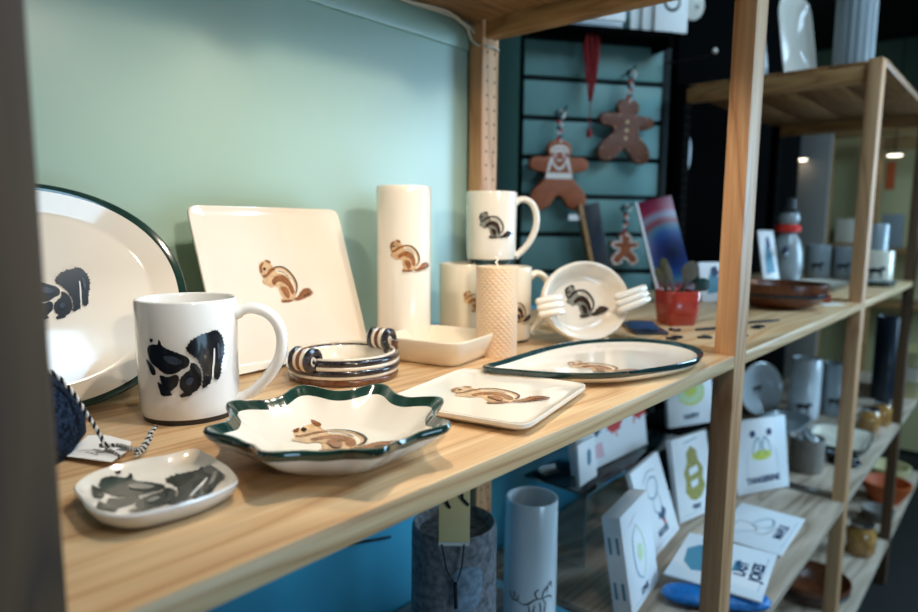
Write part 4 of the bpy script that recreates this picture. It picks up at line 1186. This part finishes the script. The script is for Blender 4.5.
# ------------------------------------------------------------------ lower right boards
t, T_ = plate_lean('round_plate', 'round white plate with small dark animal standing on the lower board', (2.36, .385, -.4985), .096, .096, -30, 8, 2, 'vase')
m = MB(); art(m, MOO, .042, lambda u, v, h: T_ @ Vector((u-.012, v+.0, -.0098+h)), eps=.0006); m.build('animal_print', t)
pot('tall white cylinder with running animal on the lower board', 2.45, .275, -.4998, .050, .215, 'vase', 'cylinder_vase', 'vase', zc=.22, s=1.1)
pot('second tall cylinder right of the running animal one', 2.56, .200, -.4998, .044, .190, 'greywhite', 'cylinder_vase', 'vase', zc=.3)
t = thing('striped_tin', 'grey tin with maroon stripes beside the round plate', 'tin', (1.955, .385, -.4998))
for i in range(6):
    m = MB(); m.lathe([(0, .04*i), (.048, .04*i), (.048, .04*i+.0398), (0, .04*i+.0398)], 32, ('greywhite', 'maroon')[i % 2]); m.build('stripe_band', t)
t = thing('grey_basket', 'grey cylindrical basket with white cloth on the far lower board', 'basket', (1.885, .132, -.4998))
m = MB(); R_ = .044; m.lathe([(0, .003), (R_*.95, 0), (R_, .01), (R_*1.03, .09), (R_*1.0, .096), (R_*.93, .092), (R_*.9, .06), (0, .058)], 48, 'crateln'); m.build('basket_body', t)
m = MB(); rows = []
for i in range(8):
    q = i/7; rows.append([(.034*(1-q*.9)*cos(TAU*j/28)*(1+.2*sin(3*TAU*j/28+i)), .036*(1-q*.9)*sin(TAU*j/28), .072+.035*q+.006*sin(5*TAU*j/28+i)) for j in range(28)])
m.grid(rows, 'greywhite'); tag(m.build('folded_cloth', None, (1.885, .132, -.4930)), 'crumpled pale cloth stuffed in the grey basket', 'cloth')
for i, (x, y, zz, lb_) in enumerate(((2.02, .062, 0, 'dark trivet right of the grey basket, lowest'), (2.03, .072, .012, 'dark trivet stacked on the lowest one by the basket'))):
    m = MB()
    for r_ in (.040, .026, .012): m.tube([(r_*cos(TAU*j/28), r_*sin(TAU*j/28), .005) for j in range(28)], .0045, 'metal', 6, closed=True)
    for a in range(4): m.tube([(.04*cos(a*pi/4), .04*sin(a*pi/4), .005), (-.04*cos(a*pi/4), -.04*sin(a*pi/4), .005)], .003, 'metal', 6)
    tag(m.build('trivet', None, (x, y, -.4998+zz)), lb_, 'trivet')
def rtray(label, loc, rz_, hw, hh, k, kr, h=.022, p=6):
    t = thing('rimmed_tray', label, 'tray', loc, (0, 0, radians(rz_)))
    m = MB(); dish(m, superr(hw, hh, p), [(1, .006, 1, k), (.22, .006, 1, k), (.06, h, 1, kr), (.0, h, 1, kr), (.02, h*.7, 1, kr), (.14, 0, 1, kr), (1, 0, 1, kr)], 80); m.build('tray_body', t)
rtray('square cream tray with teal rim past the second post', (2.21, .110, -.4998), 4, .13, .085, 'cream2', 'teal_rim')
rtray('long glassy tray behind the teal rimmed one', (2.25, .285, -.4998), 0, .14, .070, 'greywhite', 'greywhite', .03, 3)
def jar(label, x, y, z, r, h, k='amber'):
    t = thing('glass_jar', label, 'jar', (x, y, z))
    m = MB(); m.lathe([(0, 0), (r*.85, 0), (r, r*.2), (r, h*.7), (r*.75, h*.85), (r*.7, h*.9)], 36, k); m.build('jar_body', t)
    m = MB(); m.lathe([(r*.76, h*.90), (r*.8, h*.91), (r*.8, h), (0, h)], 36, 'chrome'); m.build('lid', t)
jar('shiny amber jar on the far lower board, left one', 2.44, .070, -.4998, .034, .075)
jar('shiny amber jar on the far lower board, right one', 2.53, .048, -.4998, .030, .085)
jar('dark glass jar shining on the bottom board', 2.42, .060, -.9298, .045, .110)
bowl('dark round bowl on the bottom board', (2.02, .120, -.9298), .105, .060, 'darkbowl', 'bowlband', name='dark_bowl')
pot('tall dark grey vase past the second post on the far lower board', 2.95, .105, -.4998, .045, .33, 'bowlband', 'dark_vase', 'vase')
for i, (x, y, z, k) in enumerate(((3.12, .045, -.4998, 'gold'), (3.12, .045, -.4358, 'cream2'), (3.12, .045, -.3718, 'gold'))):
    m = MB(); dish(m, superr(.11, .075, 4), [(1, .008, 1, k), (.12, .008, 1, k), (.04, .060, 1, k), (0, .060, 1, k), (.10, .0, 1, k), (1, 0, 1, k)], 60)
    tag(m.build('cream_basket', None, (x, y, z)), ('cream basket at the right edge, lowest of the stack', 'cream basket at the right edge, middle of the stack', 'cream basket at the right edge, topmost of the stack')[i], 'basket')
board('bottom board past the far upright, right edge of the photo', X4, -.93, 'lowshelf')
for i, (x, y, k) in enumerate(((2.98, .07, 'orange'), (3.20, .10, 'gold'))):
    m = MB(); m.lathe([(0, 0), (.05, 0), (.085, .06), (.09, .085), (.082, .085), (.045, .012), (0, .012)], 40, k)
    tag(m.build('stacked_bowl', None, (x, y, -.9298)), ('orange bowl on the farthest bottom board', 'cream bowl on the farthest bottom board')[i], 'bowl')
bowl('flat round basket on the farthest bottom board', (2.76, .062, -.9298), .055, .045, 'crateln', 'bowlband', name='round_basket')

# ------------------------------------------------------------------ far end of the shop
def yz(name, label, cat, x, y0, y1, z0, z1, k, th=.03, bev=.002):
    return tag(bxo(name, x, x+th, min(y0, y1), max(y0, y1), z0, z1, k, bev), label, cat)
yz('standing_partition', 'tall grey green panel behind the white figure', 'panel', 3.6, .50, .72, FL+.001, .66, 'crateln')
t = thing('back_cabinet', 'far wooden cabinet with warm lit back behind the shelves', 'cabinet', (4.0, 0, FL))
Z = -FL
for (y0, y1, z0, z1, nm) in ((.575, .635, 0, .66+Z, 'upright'), (.345, .385, 0, .66+Z, 'upright'), (-.10, -.06, 0, .66+Z, 'upright'), (-.10, .635, .66+Z, .73+Z, 'top_rail'), (-.06, .345, .58+Z, .65+Z, 'cross_rail'), (.385, .575, .06+Z, .09+Z, 'shelf'), (-.06, .345, .04+Z, .07+Z, 'shelf'), (-.06, .345, -.25+Z, -.22+Z, 'shelf')):
    m = MB(); m.box(0, .30 if nm == 'shelf' else .04, y0, y1, z0, z1, 'rail', .002); m.build(nm, t)
m = MB(); m.box(.305, .325, -.10, .635, .02, .72+Z, 'gold', .002); m.build('back_panel', t)
yz('cream_box', 'cream box standing on the far cabinet shelf', 'box', 4.10, .425, .555, .0905, .225, 'cream2', .08)
yz('orange_sheet', 'orange paper sheet hanging in the far cabinet', 'paper', 4.12, .298, .342, .38, .53, 'orange', .004, 0)
yz('grey_box', 'grey box on the right shelf of the far cabinet', 'box', 4.10, .24, .335, .0705, .25, 'greywhite', .08)
yz('red_sheet', 'dark red strip hanging at the right of the far cabinet', 'paper', 4.12, .10, .15, .12, .48, 'orange', .004, 0)
for (x, y, z, lb_) in ((3.55, .628, .505, 'left round glowing disc for a lamp reflection in the far background'), (3.95, .283, .540, 'right round glowing disc for a lamp reflection in the far background')):
    t = thing('lamp_reflection', lb_, 'lamp', (x, y, z))  # added disc glows in place of a lamp reflection; housing and rod made up
    m = MB(); m.lathe([(0, 0), (.030, .002), (.036, .008), (0, .010)], 32, 'lamp'); m.build('diffuser', t)
    m = MB(); m.lathe([(.0365, .008), (.040, .010), (.040, .018), (0, .020)], 32, 'metal'); m.tube([(0, 0, .0195), (0, 0, 1.6-z-.001)], .003, 'metal', 6); m.build('lamp_housing', t)

# ------------------------------------------------------------------ LIGHT
w = bpy.data.worlds.new('room_light'); SC.world = w; w.use_nodes = True
bg = w.node_tree.nodes['Background']; bg.inputs[0].default_value = (.62, .80, 1.0, 1); bg.inputs[1].default_value = .04
def aim(o, tgt):
    d = Vector(tgt)-o.location; o.rotation_euler = d.to_track_quat('-Z', 'Y').to_euler()
def spot(name, loc, tgt, power, col, size=.03, ang=50, blend=.4):
    l = bpy.data.lights.new(name, 'SPOT'); l.energy = power; l.color = col; l.shadow_soft_size = size
    l.spot_size = radians(ang); l.spot_blend = blend
    o = bpy.data.objects.new(name, l); COL.objects.link(o); o.location = loc; aim(o, tgt); return o
def area(name, loc, tgt, power, col, sx, sy):
    l = bpy.data.lights.new(name, 'AREA'); l.energy = power; l.color = col; l.shape = 'RECTANGLE'; l.size = sx; l.size_y = sy
    o = bpy.data.objects.new(name, l); COL.objects.link(o); o.location = loc; aim(o, tgt); return o
warm = (1.0, .85, .68)
# small lamps screwed under the overhead board
for x, pw, lb_ in ((.270, 5.6, 'left small round lamp under the overhead board'), (.560, 6.2, 'right small round lamp under the overhead board')):
    t = thing('shelf_lamp', lb_, 'lamp', (x, .055, .505))
    m = MB(); m.lathe([(0, .0245), (.030, .0245), (.030, .006), (.027, .004)], 40, 'metal'); m.build('lamp_housing', t)
    m = MB(); m.lathe([(0, .0055), (.026, .0055)], 32, 'lamp'); m.build('diffuser', t)
    spot('shelf_lamp_light', (x, .055, .5085), (x+.03, .22, 0), pw, warm, .010, 136, .6)
# warm spots over the aisle, the front one read off the shadows
spot('warm_spot', (-.06, -.75, 1.30), (.42, .16, 0), 10, warm, .02, 42, .5)
spot('warm_spot', (-.35, -2.6, 1.15), (.50, .49, .20), 170, warm, .10, 17, 1.0)  # unseen far spot added to warm the middle of the wall
spot('warm_spot', (1.9, -2.2, 1.45), (1.45, .35, .1), 32, warm, .06, 34, .8)
# unseen cool panels added as fill for bluish daylight on the lower boards
area('cool_fill', (1.35, -.85, 1.55), (1.25, .1, -.5), 38, (.48, .75, 1.0), 1.6, .6)  # unseen panel added at the ceiling for blue light from above
area('cool_fill', (3.3, -1.7, .45), (1.2, .25, -.40), 62, (.45, .74, 1.0), 1.2, 1.0)  # unseen panel added at the right to light the lower boards
area('cool_fill', (.35, -1.9, -.45), (.75, .40, -.35), 9, (.45, .74, 1.0), .8, .5)  # low unseen panel added to brighten the crock and low wall
spot('warm_spot', (3.6, -1.2, 1.5), (5.6, 1.6, .9), 22, warm, .05, 50, .8)  # unseen spot added to brighten the dark green far wall
spot('warm_spot', (3.0, -1.6, 1.4), (2.0, .2, .6), 7, warm, .05, 30, .6)  # unseen spot added for a highlight on the top platters
SC.view_settings.view_transform = 'Standard'; SC.view_settings.look = 'None'
SC.view_settings.exposure = 0; SC.view_settings.gamma = 1; SC.view_settings.use_curve_mapping = False

GROUPS = {'shelf_board': 'shelf boards of the racks', 'side_frame': 'upright frames of the racks', 'mug': 'printed ceramic mugs', 'picture_tile': 'picture tiles on the lower boards', 'picture_card': 'small picture cards',
 'trinket_pin': 'dark pins on the second board', 'leaf_paddle': 'leaf paddles in the red pot', 'gingerbread_ornament': 'gingerbread figures on the slatted board', 'peg_hook': 'peg hooks on the slatted board',
 'boxed_card': 'white cards on the black ledge', 'cream_basket': 'stacked cream baskets', 'glass_jar': 'glass jars on the far boards', 'shelf_lamp': 'lamps under the overhead board', 'lamp_reflection': 'glowing discs for lamp reflections in the background',
 'white_pot': 'printed pots on the far shelf', 'oval_platter': 'oval platters', 'trivet': 'stacked dark trivets', 'cylinder_vase': 'tall cylinder vases', 'stacked_bowl': 'bowls on the farthest board', 'green_rim_tray': 'green rimmed flat dishes', 'rimmed_tray': 'trays on the far lower board'}
for o in SC.objects:
    if o.parent is None and o.get('label'):
        g = GROUPS.get(o.name.split('.')[0])
        if g: o['group'] = g
